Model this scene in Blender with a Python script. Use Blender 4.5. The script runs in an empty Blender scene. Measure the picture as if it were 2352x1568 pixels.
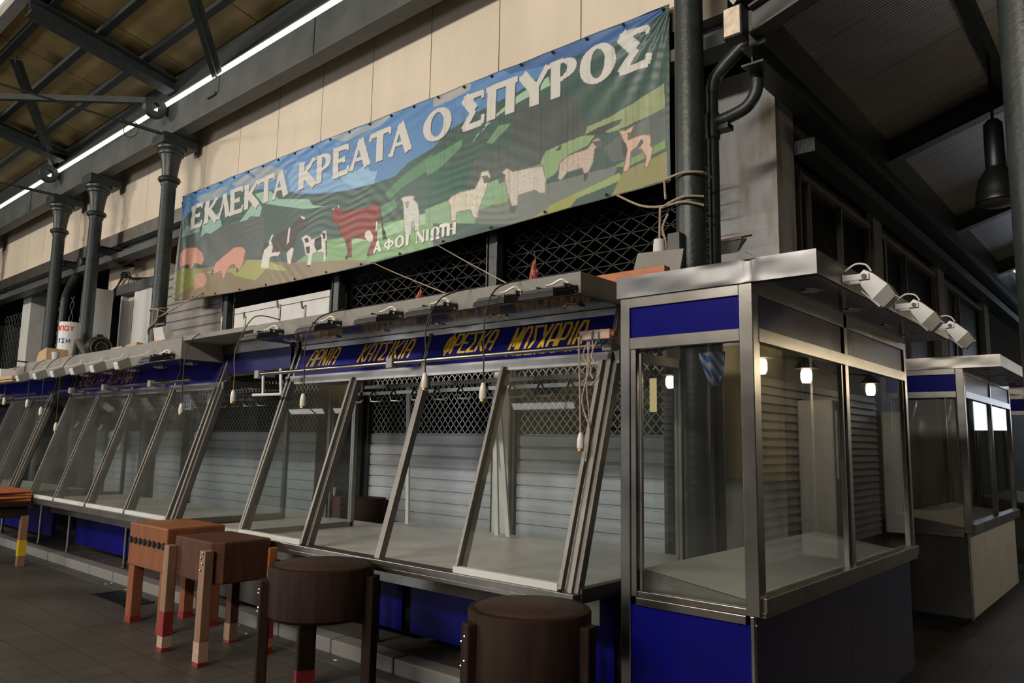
import bpy, math, random
import numpy as np
from mathutils import Vector, Matrix
random.seed(7)
SC = bpy.context.scene
COL = SC.collection

# ------------------------------------------------------------------ camera
cam_d = bpy.data.cameras.new('camera'); cam = bpy.data.objects.new('camera', cam_d); COL.objects.link(cam)
cam_d.sensor_fit = 'HORIZONTAL'; cam_d.sensor_width = 36.0
cam_d.lens = 1729.5 / 2352 * 36.0
cam_d.clip_start = 0.05; cam_d.clip_end = 200
_R = Vector((0.7542786, 0.6563238, 0.0174007)); _D = Vector((-0.0742195, 0.1115698, -0.9909812)); _F = Vector((-0.6523459, 0.7461844, 0.1328667))
cam.matrix_world = Matrix(((_R.x, -_D.x, -_F.x, 0), (_R.y, -_D.y, -_F.y, 0), (_R.z, -_D.z, -_F.z, 1.65), (0, 0, 0, 1)))
SC.camera = cam

# ------------------------------------------------------------------ world, light, exposure
SC.view_settings.view_transform = 'Standard'; SC.view_settings.look = 'None'
SC.view_settings.gamma = 1; SC.view_settings.use_curve_mapping = False
SC.view_settings.exposure = 0.0
SC.cycles.use_denoising = True
SC.cycles.max_bounces = 10; SC.cycles.transparent_max_bounces = 24
SC.cycles.sample_clamp_indirect = 4.0
W = bpy.data.worlds.new('hall_air'); SC.world = W; W.use_nodes = True
W.node_tree.nodes['Background'].inputs[0].default_value = (0.75, 0.85, 1.0, 1)
W.node_tree.nodes['Background'].inputs[1].default_value = 0.012

def area(name, loc, aim, sx, sy, power, col):
    l = bpy.data.lights.new(name, 'AREA'); l.shape = 'RECTANGLE'; l.size = sx; l.size_y = sy; l.energy = power; l.color = col
    o = bpy.data.objects.new(name, l); COL.objects.link(o); o.location = loc
    o.rotation_euler = (Vector(aim) - Vector(loc)).to_track_quat('-Z', 'Y').to_euler()
    return o
# daylight through the clerestory windows on the far side of the nave, high and behind the camera
area('clerestory_daylight', (-6.0, -9.3, 7.75), (-8.0, 5.0, 6.1), 13.0, 0.7, 2100, (1.0, 0.925, 0.82))
area('clerestory_daylight_left', (-20.6, -9.3, 7.75), (-10.0, 5.0, 6.1), 5.6, 0.7, 1500, (1.0, 0.925, 0.82))
# unseen low fill light, added to brighten the shutters and kerb
area('low_fill_light', (-15.0, -9.2, 2.3), (-5.0, 5.0, 1.5), 6.0, 3.0, 520, (0.90, 0.95, 1.0))
# daylight falling from the near clerestory into the nave
area('near_clerestory_daylight', (-11.0, 2.4, 8.4), (-11.0, -9.6, 6.0), 26.0, 1.2, 240, (0.95, 0.97, 1.0))
# daylight from the open end of the side aisle
area('aisle_end_daylight', (-0.2, 24.0, 3.4), (-1.0, 8.0, 3.6), 2.6, 2.4, 60, (0.75, 0.85, 1.0))

# ------------------------------------------------------------------ materials
def mat(name, col, rough=0.5, metal=0.0, var=0.0, vs=6.0, bump=0.0, bs=40.0, stretch=(1, 1, 1), col2=None, emit=0.0, coat=0.0, spec=None, lo=0.35, hi=0.65, rvar=0.0):
    m = bpy.data.materials.new(name); m.use_nodes = True
    nt = m.node_tree; b = nt.nodes['Principled BSDF']; L = nt.links.new
    b.inputs['Base Color'].default_value = (*col, 1); b.inputs['Roughness'].default_value = rough; b.inputs['Metallic'].default_value = metal
    if spec is not None: b.inputs['Specular IOR Level'].default_value = spec
    if coat: b.inputs['Coat Weight'].default_value = coat
    if emit:
        b.inputs['Emission Color'].default_value = (*col, 1); b.inputs['Emission Strength'].default_value = emit
    if var or col2 or bump or rvar:
        tc = nt.nodes.new('ShaderNodeTexCoord'); mp = nt.nodes.new('ShaderNodeMapping'); mp.inputs['Scale'].default_value = stretch
        L(tc.outputs['Object'], mp.inputs['Vector'])
        if var or col2:
            n = nt.nodes.new('ShaderNodeTexNoise'); n.inputs['Scale'].default_value = vs; n.inputs['Detail'].default_value = 6; n.inputs['Roughness'].default_value = 0.6
            L(mp.outputs['Vector'], n.inputs['Vector'])
            r = nt.nodes.new('ShaderNodeValToRGB')
            c2 = col2 if col2 else tuple(c * (1 - var) for c in col)
            c1 = col if col2 else tuple(min(1, c * (1 + var)) for c in col)
            r.color_ramp.elements[0].position = lo; r.color_ramp.elements[0].color = (*c2, 1)
            r.color_ramp.elements[1].position = hi; r.color_ramp.elements[1].color = (*c1, 1)
            L(n.outputs['Fac'], r.inputs['Fac']); L(r.outputs['Color'], b.inputs['Base Color'])
            if rvar:
                mr = nt.nodes.new('ShaderNodeMapRange'); mr.inputs['To Min'].default_value = max(0.02, rough - rvar); mr.inputs['To Max'].default_value = rough + rvar
                L(n.outputs['Fac'], mr.inputs['Value']); L(mr.outputs['Result'], b.inputs['Roughness'])
        if bump:
            n2 = nt.nodes.new('ShaderNodeTexNoise'); n2.inputs['Scale'].default_value = bs; n2.inputs['Detail'].default_value = 3
            L(mp.outputs['Vector'], n2.inputs['Vector'])
            bp = nt.nodes.new('ShaderNodeBump'); bp.inputs['Strength'].default_value = 1.0; bp.inputs['Distance'].default_value = bump
            L(n2.outputs['Fac'], bp.inputs['Height']); L(bp.outputs['Normal'], b.inputs['Normal'])
    return m

def glass_mat(name, tint=(0.93, 0.95, 0.94), dirt=0.012):
    m = bpy.data.materials.new(name); m.use_nodes = True; nt = m.node_tree; nt.nodes.clear(); L = nt.links.new
    out = nt.nodes.new('ShaderNodeOutputMaterial'); tr = nt.nodes.new('ShaderNodeBsdfTransparent'); gl = nt.nodes.new('ShaderNodeBsdfGlossy')
    df = nt.nodes.new('ShaderNodeBsdfDiffuse'); fr = nt.nodes.new('ShaderNodeFresnel'); mx = nt.nodes.new('ShaderNodeMixShader'); m2 = nt.nodes.new('ShaderNodeMixShader')
    tr.inputs['Color'].default_value = (*tint, 1); gl.inputs['Roughness'].default_value = 0.012; fr.inputs['IOR'].default_value = 1.5
    df.inputs['Color'].default_value = (0.6, 0.6, 0.56, 1)
    # the Fresnel node inverts the index on back faces; undo that so both faces of the thin pane act alike
    ge = nt.nodes.new('ShaderNodeNewGeometry'); ir = nt.nodes.new('ShaderNodeMapRange'); ir.inputs['To Min'].default_value = 1.5; ir.inputs['To Max'].default_value = 1 / 1.5
    L(ge.outputs['Backfacing'], ir.inputs['Value']); L(ir.outputs['Result'], fr.inputs['IOR'])
    L(fr.outputs[0], mx.inputs[0]); L(tr.outputs[0], mx.inputs[1]); L(gl.outputs[0], mx.inputs[2])
    tc = nt.nodes.new('ShaderNodeTexCoord'); n = nt.nodes.new('ShaderNodeTexNoise'); n.inputs['Scale'].default_value = 2.5; n.inputs['Detail'].default_value = 8
    mr = nt.nodes.new('ShaderNodeMapRange'); mr.inputs['From Min'].default_value = 0.0; mr.inputs['From Max'].default_value = 1.0; mr.inputs['To Max'].default_value = dirt * 2
    L(tc.outputs['Object'], n.inputs['Vector']); L(n.outputs['Fac'], mr.inputs['Value']); L(mr.outputs['Result'], m2.inputs[0])
    L(mx.outputs[0], m2.inputs[1]); L(df.outputs[0], m2.inputs[2]); L(m2.outputs[0], out.inputs[0])
    return m

def tile_mat(name, c1, c2, mortar, size, rough=0.5):
    m = bpy.data.materials.new(name); m.use_nodes = True; nt = m.node_tree; b = nt.nodes['Principled BSDF']; L = nt.links.new
    tc = nt.nodes.new('ShaderNodeTexCoord'); br = nt.nodes.new('ShaderNodeTexBrick'); br.offset = 0.0
    br.inputs['Color1'].default_value = (*c1, 1); br.inputs['Color2'].default_value = (*c2, 1); br.inputs['Mortar'].default_value = (*mortar, 1)
    br.inputs['Scale'].default_value = 1.0; br.inputs['Mortar Size'].default_value = 0.006; br.inputs['Brick Width'].default_value = size; br.inputs['Row Height'].default_value = size
    L(tc.outputs['Object'], br.inputs['Vector'])
    n = nt.nodes.new('ShaderNodeTexNoise'); n.inputs['Scale'].default_value = 1.3; n.inputs['Detail'].default_value = 8
    r = nt.nodes.new('ShaderNodeValToRGB'); r.color_ramp.elements[0].position = 0.3; r.color_ramp.elements[0].color = (0.55, 0.52, 0.48, 1); r.color_ramp.elements[1].position = 0.7; r.color_ramp.elements[1].color = (1, 1, 1, 1)
    L(tc.outputs['Object'], n.inputs['Vector']); L(n.outputs['Fac'], r.inputs['Fac'])
    mx = nt.nodes.new('ShaderNodeMixRGB'); mx.blend_type = 'MULTIPLY'; mx.inputs[0].default_value = 1.0
    L(br.outputs['Color'], mx.inputs[1]); L(r.outputs['Color'], mx.inputs[2]); L(mx.outputs[0], b.inputs['Base Color'])
    b.inputs['Roughness'].default_value = rough
    bp = nt.nodes.new('ShaderNodeBump'); bp.inputs['Distance'].default_value = 0.002; bp.invert = True; L(br.outputs['Fac'], bp.inputs['Height']); L(bp.outputs['Normal'], b.inputs['Normal'])
    return m

def zband_mat(name, bands, rough=0.7):
    """paint applied in horizontal bands: bands = [(z_from, colour), ...] measured in object space, with stains"""
    m = bpy.data.materials.new(name); m.use_nodes = True; nt = m.node_tree; b = nt.nodes['Principled BSDF']; L = nt.links.new
    tc = nt.nodes.new('ShaderNodeTexCoord'); sx = nt.nodes.new('ShaderNodeSeparateXYZ'); L(tc.outputs['Object'], sx.inputs[0])
    mr = nt.nodes.new('ShaderNodeMapRange'); mr.inputs['From Max'].default_value = 10.0; L(sx.outputs['Z'], mr.inputs['Value'])
    r = nt.nodes.new('ShaderNodeValToRGB'); r.color_ramp.interpolation = 'CONSTANT'
    r.color_ramp.elements[0].position = bands[0][0] / 10; r.color_ramp.elements[0].color = (*bands[0][1], 1)
    r.color_ramp.elements[1].position = bands[1][0] / 10; r.color_ramp.elements[1].color = (*bands[1][1], 1)
    for z, c in bands[2:]:
        e = r.color_ramp.elements.new(z / 10); e.color = (*c, 1)
    L(mr.outputs['Result'], r.inputs['Fac'])
    n = nt.nodes.new('ShaderNodeTexNoise'); n.inputs['Scale'].default_value = 2.2; n.inputs['Detail'].default_value = 5
    mp = nt.nodes.new('ShaderNodeMapping'); mp.inputs['Scale'].default_value = (2.2, 2.2, 0.5); L(tc.outputs['Object'], mp.inputs['Vector']); L(mp.outputs['Vector'], n.inputs['Vector'])
    r2 = nt.nodes.new('ShaderNodeValToRGB'); r2.color_ramp.elements[0].position = 0.36; r2.color_ramp.elements[0].color = (0.6, 0.52, 0.38, 1); r2.color_ramp.elements[1].position = 0.5; r2.color_ramp.elements[1].color = (1, 1, 1, 1)
    L(n.outputs['Fac'], r2.inputs['Fac'])
    mx = nt.nodes.new('ShaderNodeMixRGB'); mx.blend_type = 'MULTIPLY'; mx.inputs[0].default_value = 1.0; L(r.outputs['Color'], mx.inputs[1]); L(r2.outputs['Color'], mx.inputs[2])
    L(mx.outputs[0], b.inputs['Base Color']); b.inputs['Roughness'].default_value = rough
    return m

M = dict(
    panel=mat('cream_cladding', (0.68, 0.585, 0.465), 0.55, var=0.08, vs=1.2, stretch=(1, 1, 0.35)),
    seam=mat('dark_seam', (0.06, 0.045, 0.03), 0.8),
    iron_m=mat('flat_black_green_paint', (0.010, 0.013, 0.013), 0.7),
    iron=mat('green_black_iron_paint', (0.024, 0.032, 0.032), 0.42, var=0.25, vs=5, bump=0.003, bs=30),
    beam=mat('grey_green_beam_paint', (0.070, 0.077, 0.075), 0.5, var=0.22, vs=2.5),
    black=mat('black_paint', (0.008, 0.008, 0.009), 0.4),
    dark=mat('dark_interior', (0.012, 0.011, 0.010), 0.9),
    roof=mat('golden_brown_roof_board', (0.34, 0.245, 0.095), 0.55, var=0.2, vs=2.0),
    steel=mat('brushed_steel', (0.34, 0.325, 0.305), 0.25, 1.0, var=0.10, vs=3, bump=0.0012, bs=5, rvar=0.06),
    steel_d=mat('dull_steel', (0.25, 0.235, 0.215), 0.40, 1.0, var=0.18, vs=4, bump=0.001, bs=8),
    dented=mat('dented_bright_steel', (0.16, 0.16, 0.163), 0.36, 0.8, var=0.12, vs=5, bump=0.0025, bs=3.0),
    fascia=mat('satin_grey_fascia', (0.25, 0.24, 0.222), 0.7, 0.0, spec=0.2, var=0.12, vs=2.5),
    top=mat('pale_worktop', (0.56, 0.555, 0.545), 0.38, 0.0, var=0.12, vs=2.2),
    blue=mat('blue_enamel', (0.0055, 0.0055, 0.145), 0.25, 0.0, var=0.08, vs=3, spec=0.10),
    blue_d=mat('dark_blue_enamel', (0.008, 0.008, 0.09), 0.3, 0.0, var=0.1, vs=3, spec=0.3),
    sign=mat('blue_sign_face', (0.010, 0.011, 0.19), 0.25, 0.0, var=0.06, vs=3, spec=0.3),
    yellow=mat('yellow_vinyl', (0.80, 0.46, 0.015), 0.5, var=0.1, vs=10),
    orange_d=mat('faded_orange_vinyl', (0.45, 0.22, 0.03), 0.5, var=0.35, vs=20),
    glass=glass_mat('clear_glass'),
    glass_d=glass_mat('dusty_glass', dirt=0.03),
    white=mat('white_enamel', (0.72, 0.72, 0.72), 0.35),
    white_d=mat('white_paint', (0.62, 0.62, 0.61), 0.6, var=0.08, vs=3),
    grey=mat('grey_paint', (0.28, 0.27, 0.26), 0.6, var=0.1, vs=3),
    greyd=mat('dark_grey_paint', (0.07, 0.068, 0.066), 0.6, var=0.15, vs=3),
    shutter=mat('galvanised_slat', (0.43, 0.45, 0.485), 0.45, 0.15, var=0.15, vs=2.0, stretch=(0.5, 1, 1)),
    shutter2=mat('grey_brown_slat', (0.28, 0.26, 0.25), 0.5, 0.3, var=0.15, vs=2.0),
    lattice=mat('dull_lattice_steel', (0.30, 0.295, 0.28), 0.45, 0.7, var=0.2, vs=10),
    lattice_d=mat('black_lattice_steel', (0.022, 0.021, 0.020), 0.5, 0.6, var=0.3, vs=10),
    wood_o=mat('orange_oiled_wood', (0.235, 0.088, 0.040), 0.45, var=0.16, vs=4, stretch=(6, 6, 0.7), bump=0.0008, bs=14, spec=0.2),
    wood_t=mat('tan_leg_wood', (0.25, 0.145, 0.088), 0.55, var=0.2, vs=5, stretch=(6, 6, 0.5)),
    wood_r=mat('red_brown_wood', (0.085, 0.034, 0.020), 0.65, var=0.25, vs=4, stretch=(6, 6, 0.7), spec=0.25),
    wood_d=mat('dark_stained_wood', (0.022, 0.0105, 0.007), 0.75, var=0.3, vs=4, stretch=(5, 5, 0.6), spec=0.2),
    wood_top=mat('greasy_block_top', (0.036, 0.018, 0.013), 0.55, var=0.35, vs=4),
    wood_p=mat('pink_planed_wood', (0.46, 0.30, 0.225), 0.6, var=0.12, vs=12, stretch=(1, 6, 6)),
    plank=mat('orange_plank', (0.46, 0.15, 0.055), 0.5, var=0.2, vs=6, stretch=(1, 6, 6)),
    red=mat('red_foot_paint', (0.24, 0.020, 0.022), 0.5, var=0.2, vs=20),
    rivet=mat('bright_rivet', (0.75, 0.73, 0.70), 0.2, 1.0),
    kerb=mat('whitewashed_kerb', (0.19, 0.188, 0.186), 0.7, var=0.0, col2=(0.20, 0.185, 0.165), vs=4.0, lo=0.40, hi=0.55),
    kerbtop=mat('grimy_concrete', (0.060, 0.053, 0.046), 0.7, var=0.3, vs=3),
    floor=tile_mat('floor_tile', (0.082, 0.076, 0.070), (0.075, 0.069, 0.063), (0.048, 0.043, 0.039), 0.30),
    cord=mat('brown_cord', (0.16, 0.11, 0.06), 0.7),
    cordd=mat('dark_cord', (0.05, 0.035, 0.025), 0.7),
    rope=mat('twine', (0.36, 0.29, 0.21), 0.9, var=0.25, vs=60),
    bluerope=mat('blue_twine', (0.06, 0.17, 0.26), 0.7),
    ceramic=mat('white_porcelain', (0.74, 0.71, 0.65), 0.3),
    brass=mat('brass_thread', (0.55, 0.36, 0.12), 0.35, 0.9),
    meat=mat('dried_red_pepper_skin', (0.36, 0.085, 0.060), 0.5, var=0.4, vs=60, bump=0.003, bs=60),
    card=mat('cardboard', (0.46, 0.32, 0.18), 0.8, var=0.1, vs=8),
    beige=mat('beige_plaster', (0.62, 0.50, 0.38), 0.8, var=0.12, vs=2),
    lens=mat('lamp_lens', (0.62, 0.60, 0.56), 0.1, 0.0),
    chrome=mat('chrome_ring', (0.8, 0.78, 0.75), 0.12, 1.0),
    win=mat('daylit_glazing', (1.0, 0.985, 0.96), 0.3, emit=2.2),
    bulb=mat('warm_lamp_glass', (1.0, 0.80, 0.50), 0.3, emit=70.0),
    yel=mat('yellow_tape', (0.62, 0.40, 0.02), 0.5),
    paper=mat('cream_reflection', (0.70, 0.56, 0.30), 0.8),  # colour of the reflection strip in the corner case
    plastic=mat('clear_plastic_sheet', (0.20, 0.20, 0.20), 0.18, 0.0, spec=0.9),
    ribbed=mat('ribbed_metal_ceiling', (0.30, 0.285, 0.265), 0.40, 0.45, var=0.12, vs=2, stretch=(0.3, 6, 1)),
)
# the ribbed ceiling gets its ribs as a wave bump running with the slope
_nt = M['ribbed'].node_tree; _b = _nt.nodes['Principled BSDF']
_w = _nt.nodes.new('ShaderNodeTexWave'); _w.bands_direction = 'Y'; _w.inputs['Scale'].default_value = 9.0
_tc = _nt.nodes.new('ShaderNodeTexCoord'); _bp = _nt.nodes.new('ShaderNodeBump'); _bp.inputs['Distance'].default_value = 0.0022
_nt.links.new(_tc.outputs['Object'], _w.inputs['Vector']); _nt.links.new(_w.outputs['Fac'], _bp.inputs['Height']); _nt.links.new(_bp.outputs['Normal'], _b.inputs['Normal'])
# clear plastic: partly see-through
def _see(m, a):
    nt = m.node_tree; b = nt.nodes['Principled BSDF']; b.inputs['Alpha'].default_value = a
_see(M['plastic'], 0.55)

# ------------------------------------------------------------------ mesh helpers
class MB:
    def __init__(s): s.v = []; s.f = []
    def add(s, vs, fs):
        o = len(s.v); s.v += [tuple(p) for p in vs]; s.f += [tuple(i + o for i in f) for f in fs]; return s
    def box(s, x0, y0, z0, x1, y1, z1):
        return s.add([(x0, y0, z0), (x1, y0, z0), (x1, y1, z0), (x0, y1, z0), (x0, y0, z1), (x1, y0, z1), (x1, y1, z1), (x0, y1, z1)],
                     [(3, 2, 1, 0), (4, 5, 6, 7), (0, 1, 5, 4), (1, 2, 6, 5), (2, 3, 7, 6), (3, 0, 4, 7)])
    def hexa(s, p):   # 8 corner points, ordered as in box()
        return s.add(p, [(3, 2, 1, 0), (4, 5, 6, 7), (0, 1, 5, 4), (1, 2, 6, 5), (2, 3, 7, 6), (3, 0, 4, 7)])
    def bar(s, p, q, a, b, side=(1, 0, 0)):   # rectangular bar p->q, width a along `side`, depth b across it
        p = Vector(p); q = Vector(q); d = (q - p).normalized(); u = Vector(side); u = (u - d * u.dot(d)).normalized(); n = d.cross(u)
        u = u * a / 2; n = n * b / 2
        return s.hexa([p - u - n, p + u - n, p + u + n, p - u + n, q - u - n, q + u - n, q + u + n, q - u + n])
    def tube(s, pts, r, n=8):
        pts = [Vector(p) for p in pts]; rs = r if isinstance(r, (list, tuple)) else [r] * len(pts)
        o = len(s.v); d0 = (pts[1] - pts[0]).normalized(); u = d0.orthogonal().normalized()
        for i, p in enumerate(pts):
            d = (pts[min(i + 1, len(pts) - 1)] - pts[max(i - 1, 0)]).normalized()
            u = (u - d * u.dot(d)); u = u.normalized() if u.length > 1e-6 else d.orthogonal().normalized()
            w = d.cross(u)
            for k in range(n):
                t = 2 * math.pi * k / n; s.v.append(tuple(p + (u * math.cos(t) + w * math.sin(t)) * rs[i]))
        for i in range(len(pts) - 1):
            for k in range(n):
                k2 = (k + 1) % n; s.f.append((o + i * n + k, o + i * n + k2, o + (i + 1) * n + k2, o + (i + 1) * n + k))
        s.f.append(tuple(o + k for k in reversed(range(n)))); s.f.append(tuple(o + (len(pts) - 1) * n + k for k in range(n)))
        return s
    def lathe(s, prof, c, n=24, axis='Z'):   # profile [(radius, height)] turned about a vertical (or X / Y) axis through c
        o = len(s.v)
        for r, h in prof:
            for k in range(n):
                t = 2 * math.pi * k / n; a, b = r * math.cos(t), r * math.sin(t)
                p = (a, b, h) if axis == 'Z' else ((h, a, b) if axis == 'X' else (b, h, a))
                s.v.append((c[0] + p[0], c[1] + p[1], c[2] + p[2]))
        for i in range(len(prof) - 1):
            for k in range(n):
                k2 = (k + 1) % n; s.f.append((o + i * n + k, o + i * n + k2, o + (i + 1) * n + k2, o + (i + 1) * n + k))
        s.f.append(tuple(o + k for k in reversed(range(n)))); s.f.append(tuple(o + (len(prof) - 1) * n + k for k in range(n)))
        return s
    def torus(s, c, R, r, axis, n=32, m=10, flat=1.0):
        o = len(s.v)
        for i in range(n):
            t = 2 * math.pi * i / n
            for k in range(m):
                f = 2 * math.pi * k / m; rr = R + r * math.cos(f); h = r * math.sin(f) * flat
                a, b = rr * math.cos(t), rr * math.sin(t)
                p = (a, b, h) if axis == 'Z' else ((h, a, b) if axis == 'X' else (b, h, a))
                s.v.append((c[0] + p[0], c[1] + p[1], c[2] + p[2]))
        for i in range(n):
            for k in range(m):
                s.f.append((o + i * m + k, o + ((i + 1) % n) * m + k, o + ((i + 1) % n) * m + (k + 1) % m, o + i * m + (k + 1) % m))
        return s
    def annulus(s, c, r0, r1, t, n=40):   # flat ring about an X axis
        o = len(s.v)
        for i in range(n):
            a = 2 * math.pi * i / n
            for r, h in ((r0, -t), (r1 - .012, -t), (r1, -t + .012), (r1, t - .012), (r1 - .012, t), (r0, t)):
                s.v.append((c[0] + h, c[1] + r * math.cos(a), c[2] + r * math.sin(a)))
        for i in range(n):
            j = (i + 1) % n
            for k in range(6): s.f.append((o + i * 6 + k, o + i * 6 + (k + 1) % 6, o + j * 6 + (k + 1) % 6, o + j * 6 + k))
        return s
    def build(s, name, m, parent=None, smooth=False, bevel=0.0):
        me = bpy.data.meshes.new(name); off = parent_loc(parent)
        me.from_pydata([(x - off[0], y - off[1], z - off[2]) for x, y, z in s.v], [], s.f); me.update()
        me.materials.append(M[m] if isinstance(m, str) else m)
        if smooth:
            me.polygons.foreach_set('use_smooth', [True] * len(me.polygons)); me.set_sharp_from_angle(angle=math.radians(38))
        o = bpy.data.objects.new(name, me); COL.objects.link(o)
        if parent: o.parent = parent
        if bevel:
            bv = o.modifiers.new('soft_edges', 'BEVEL'); bv.width = bevel; bv.segments = 2; bv.limit_method = 'ANGLE'; bv.angle_limit = math.radians(50)
        return o

ORIG = {}
def parent_loc(o):
    if o is None: return (0, 0, 0)
    p = Vector((0, 0, 0))
    while o is not None:
        p += Vector(o.location); o = o.parent
    return tuple(p)
def tag(o, label, cat, group=None):
    o['label'] = label; o['category'] = cat; o['kind'] = 'thing'
    if group: o['group'] = group
    return o
def T(name, label, cat, loc, group=None):
    o = bpy.data.objects.new(name, None); o.empty_display_size = 0.1; COL.objects.link(o); o.location = loc
    return tag(o, label, cat, group)
def S(o): o['kind'] = 'structure'; return o
def dup(root, loc, rotz, label, group=None):
    r = root.copy(); COL.objects.link(r); r.location = loc; r.rotation_euler = (0, 0, rotz); r['label'] = label
    if group: r['group'] = group
    for ch in list(root.children):
        c = ch.copy(); COL.objects.link(c); c.parent = r
        for g in list(ch.children):
            d = g.copy(); COL.objects.link(d); d.parent = c
    return r
def curve_pts(ps, k=6):   # Catmull-Rom through the points
    ps = [Vector(p) for p in ps]; out = []
    for i in range(len(ps) - 1):
        p0 = ps[max(i - 1, 0)]; p1 = ps[i]; p2 = ps[i + 1]; p3 = ps[min(i + 2, len(ps) - 1)]
        for j in range(k):
            t = j / k
            out.append(0.5 * ((2 * p1) + (p2 - p0) * t + (2 * p0 - 5 * p1 + 4 * p2 - p3) * t * t + (3 * p1 - p0 - 3 * p2 + p3) * t ** 3))
    out.append(ps[-1]); return out

# ================================================================== THE SETTING
S(MB().box(-34, -12, -0.2, 6, 30, 0.0).build('floor', 'floor'))
# kerb platform the counters stand on: whitewashed stones along its edge, grimy concrete behind
k = MB(); x = -26.0
while x < -2.75:
    w = 0.62 + 0.2 * random.random(); k.box(x, 3.70, 0.0, min(x + w - 0.012, -2.6), 3.86, 0.112); x += w
kb = S(k.build('trim_1', 'kerb', bevel=0.012))
S(MB().box(-26, 3.86, 0.0, -2.6, 5.2, 0.108).build('trim_2', 'kerbtop'))
# dark drain gutter sunk in the floor along the kerb
S(MB().box(-26, 3.56, 0.0, -2.6, 3.70, 0.004).build('trim_3', 'greyd'))

# cream cladding panels above the shops
p = MB(); x = -28.93 - 1.006
while x < -1.9:
    p.box(x + 0.006, 5.20, 5.20, min(x + 1.0, -2.35), 5.26, 6.62); x += 1.006
wb = S(p.build('wall_back', 'panel'))
MB().box(-29, 5.262, 5.2, -2.35, 5.30, 6.6).build('joint_backing', 'seam', wb)
# steel flashing and channel under the cladding
S(MB().box(-29, 5.15, 4.98, -2.35, 5.30, 5.20).build('trim_4', 'steel_d'))
S(MB().box(-29, 5.10, 4.70, -2.35, 5.34, 4.80).box(-29, 5.3, 4.80, -2.35, 5.36, 4.98).build('trim_5', 'beam'))
# dark upper storey: slab, back wall
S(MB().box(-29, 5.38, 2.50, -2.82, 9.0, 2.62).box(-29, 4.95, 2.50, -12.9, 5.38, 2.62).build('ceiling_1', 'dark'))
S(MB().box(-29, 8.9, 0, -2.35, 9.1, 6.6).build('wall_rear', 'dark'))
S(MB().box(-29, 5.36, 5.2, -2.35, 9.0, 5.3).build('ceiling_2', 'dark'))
# plaster wall on the left of the shops, with lintel and door
S(MB().box(-15.3, 5.62, 4.36, -12.7, 5.75, 5.2).build('wall_left', 'beige'))
S(MB().box(-13.3, 5.62, 2.62, -12.7, 5.75, 4.36).build('wall_left_pier', 'white_d'))
S(MB().box(-19.9, 5.50, 2.62, -19.35, 5.8, 4.9).build('wall_pier', 'white_d'))
d = S(MB().box(-14.65, 5.72, 2.62, -13.3, 5.78, 4.30).build('door_1', 'white'))
MB().box(-14.65, 5.62, 2.62, -14.58, 5.72, 4.36).box(-14.0, 5.60, 2.62, -13.3, 5.72, 4.26).build('jamb', 'white', d)
MB().box(-14.27, 5.70, 3.52, -14.04, 5.73, 4.12).build('pane', 'black', d)
MB().box(-14.72, 5.56, 4.24, -13.1, 5.70, 4.42).build('head_beam', 'beam', d)

# roof of the side strip: boards, purlins, rafters, braces, and the daylit strip above the gutter beam
def zr(y): return 7.04 + 0.20 * (4.85 - y)
r = MB(); x = -34
while x < 4:
    r.hexa([(x, 2.75, zr(2.75)), (x + 1.93, 2.75, zr(2.75)), (x + 1.93, 4.86, zr(4.86)), (x, 4.86, zr(4.86)), (x, 2.75, zr(2.75) + .05), (x + 1.93, 2.75, zr(2.75) + .05), (x + 1.93, 4.86, zr(4.86) + .05), (x, 4.86, zr(4.86) + .05)]); x += 1.95
roof = S(r.build('ceiling', 'roof'))
MB().box(-34, 2.7, zr(2.7) + 0.06, 4, 5.4, zr(2.7) + 0.08).build('roof_backing', 'seam', roof)
for y in (4.745, 4.22, 3.60, 2.98):
    dd = .335 if y > 4.5 else .10
    MB().box(-34, y - 0.035, zr(y) - dd, 4, y + 0.035, zr(y) - 0.005).box(-34, y - 0.05, zr(y) - dd - .012, 4, y + 0.05, zr(y) - dd).build('purlin', 'iron_m', roof)
for x in (-15.5, -11.0, -5.0):
    b = MB()
    for (h0, h1, w) in ((-0.30, -0.282, 0.13), (-0.282, -0.125, 0.012), (-0.125, -0.11, 0.13)):
        b.hexa([(x - w, 2.75, zr(2.75) + h0), (x + w, 2.75, zr(2.75) + h0), (x + w, 4.87, zr(4.87) + h0), (x - w, 4.87, zr(4.87) + h0), (x - w, 2.75, zr(2.75) + h1), (x + w, 2.75, zr(2.75) + h1), (x + w, 4.87, zr(4.87) + h1), (x - w, 4.87, zr(4.87) + h1)])
    b.build('rafter', 'iron', roof)
for (p0, p1) in (((-9.72, 4.76, 6.64), (-7.4, 2.95, 7.06)), ((-16.1, 4.75, 6.8), (-12.4, 3.0, 7.1))):
    MB().bar(p0, p1, 0.16, 0.012, (1, 1, 0)).bar(p0, p1, 0.012, 0.13, (1, 1, 0)).build('brace', 'iron', roof)
MB().bar((-11.3, 4.45, 6.66), (-13.2, 2.9, 6.72), 0.07, 0.09, (1, 0, 0)).build('brace', 'iron', roof)
w1 = S(MB().box(-34, 4.715, 6.612, 3, 4.73, 6.72).build('window_1', 'win'))
S(MB().box(-34, 4.91, 6.60, -2.35, 5.32, 6.63).build('light_baffle', 'seam'))  # unseen strip added to keep window light off the cladding top
g = MB()
x = -33
while x < 3: g.box(x, 4.712, 6.612, x + 0.005, 4.715, 6.715); x += 1.5
g.build('glazing_bar', 'seam', w1)
w2 = S(MB().box(-34, 2.70, zr(2.7) + 0.02, 3, 2.72, 9.2).build('window_2', 'win'))
g = MB()
for i in range(7): g.box(-34, 2.66, 7.62 + i * .24, 3, 2.70, 7.64 + i * .24)
x = -33
while x < 3: g.box(x, 2.65, 7.46, x + .06, 2.70, 9.2); x += 1.2
g.build('louvre', 'grey', w2)
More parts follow.
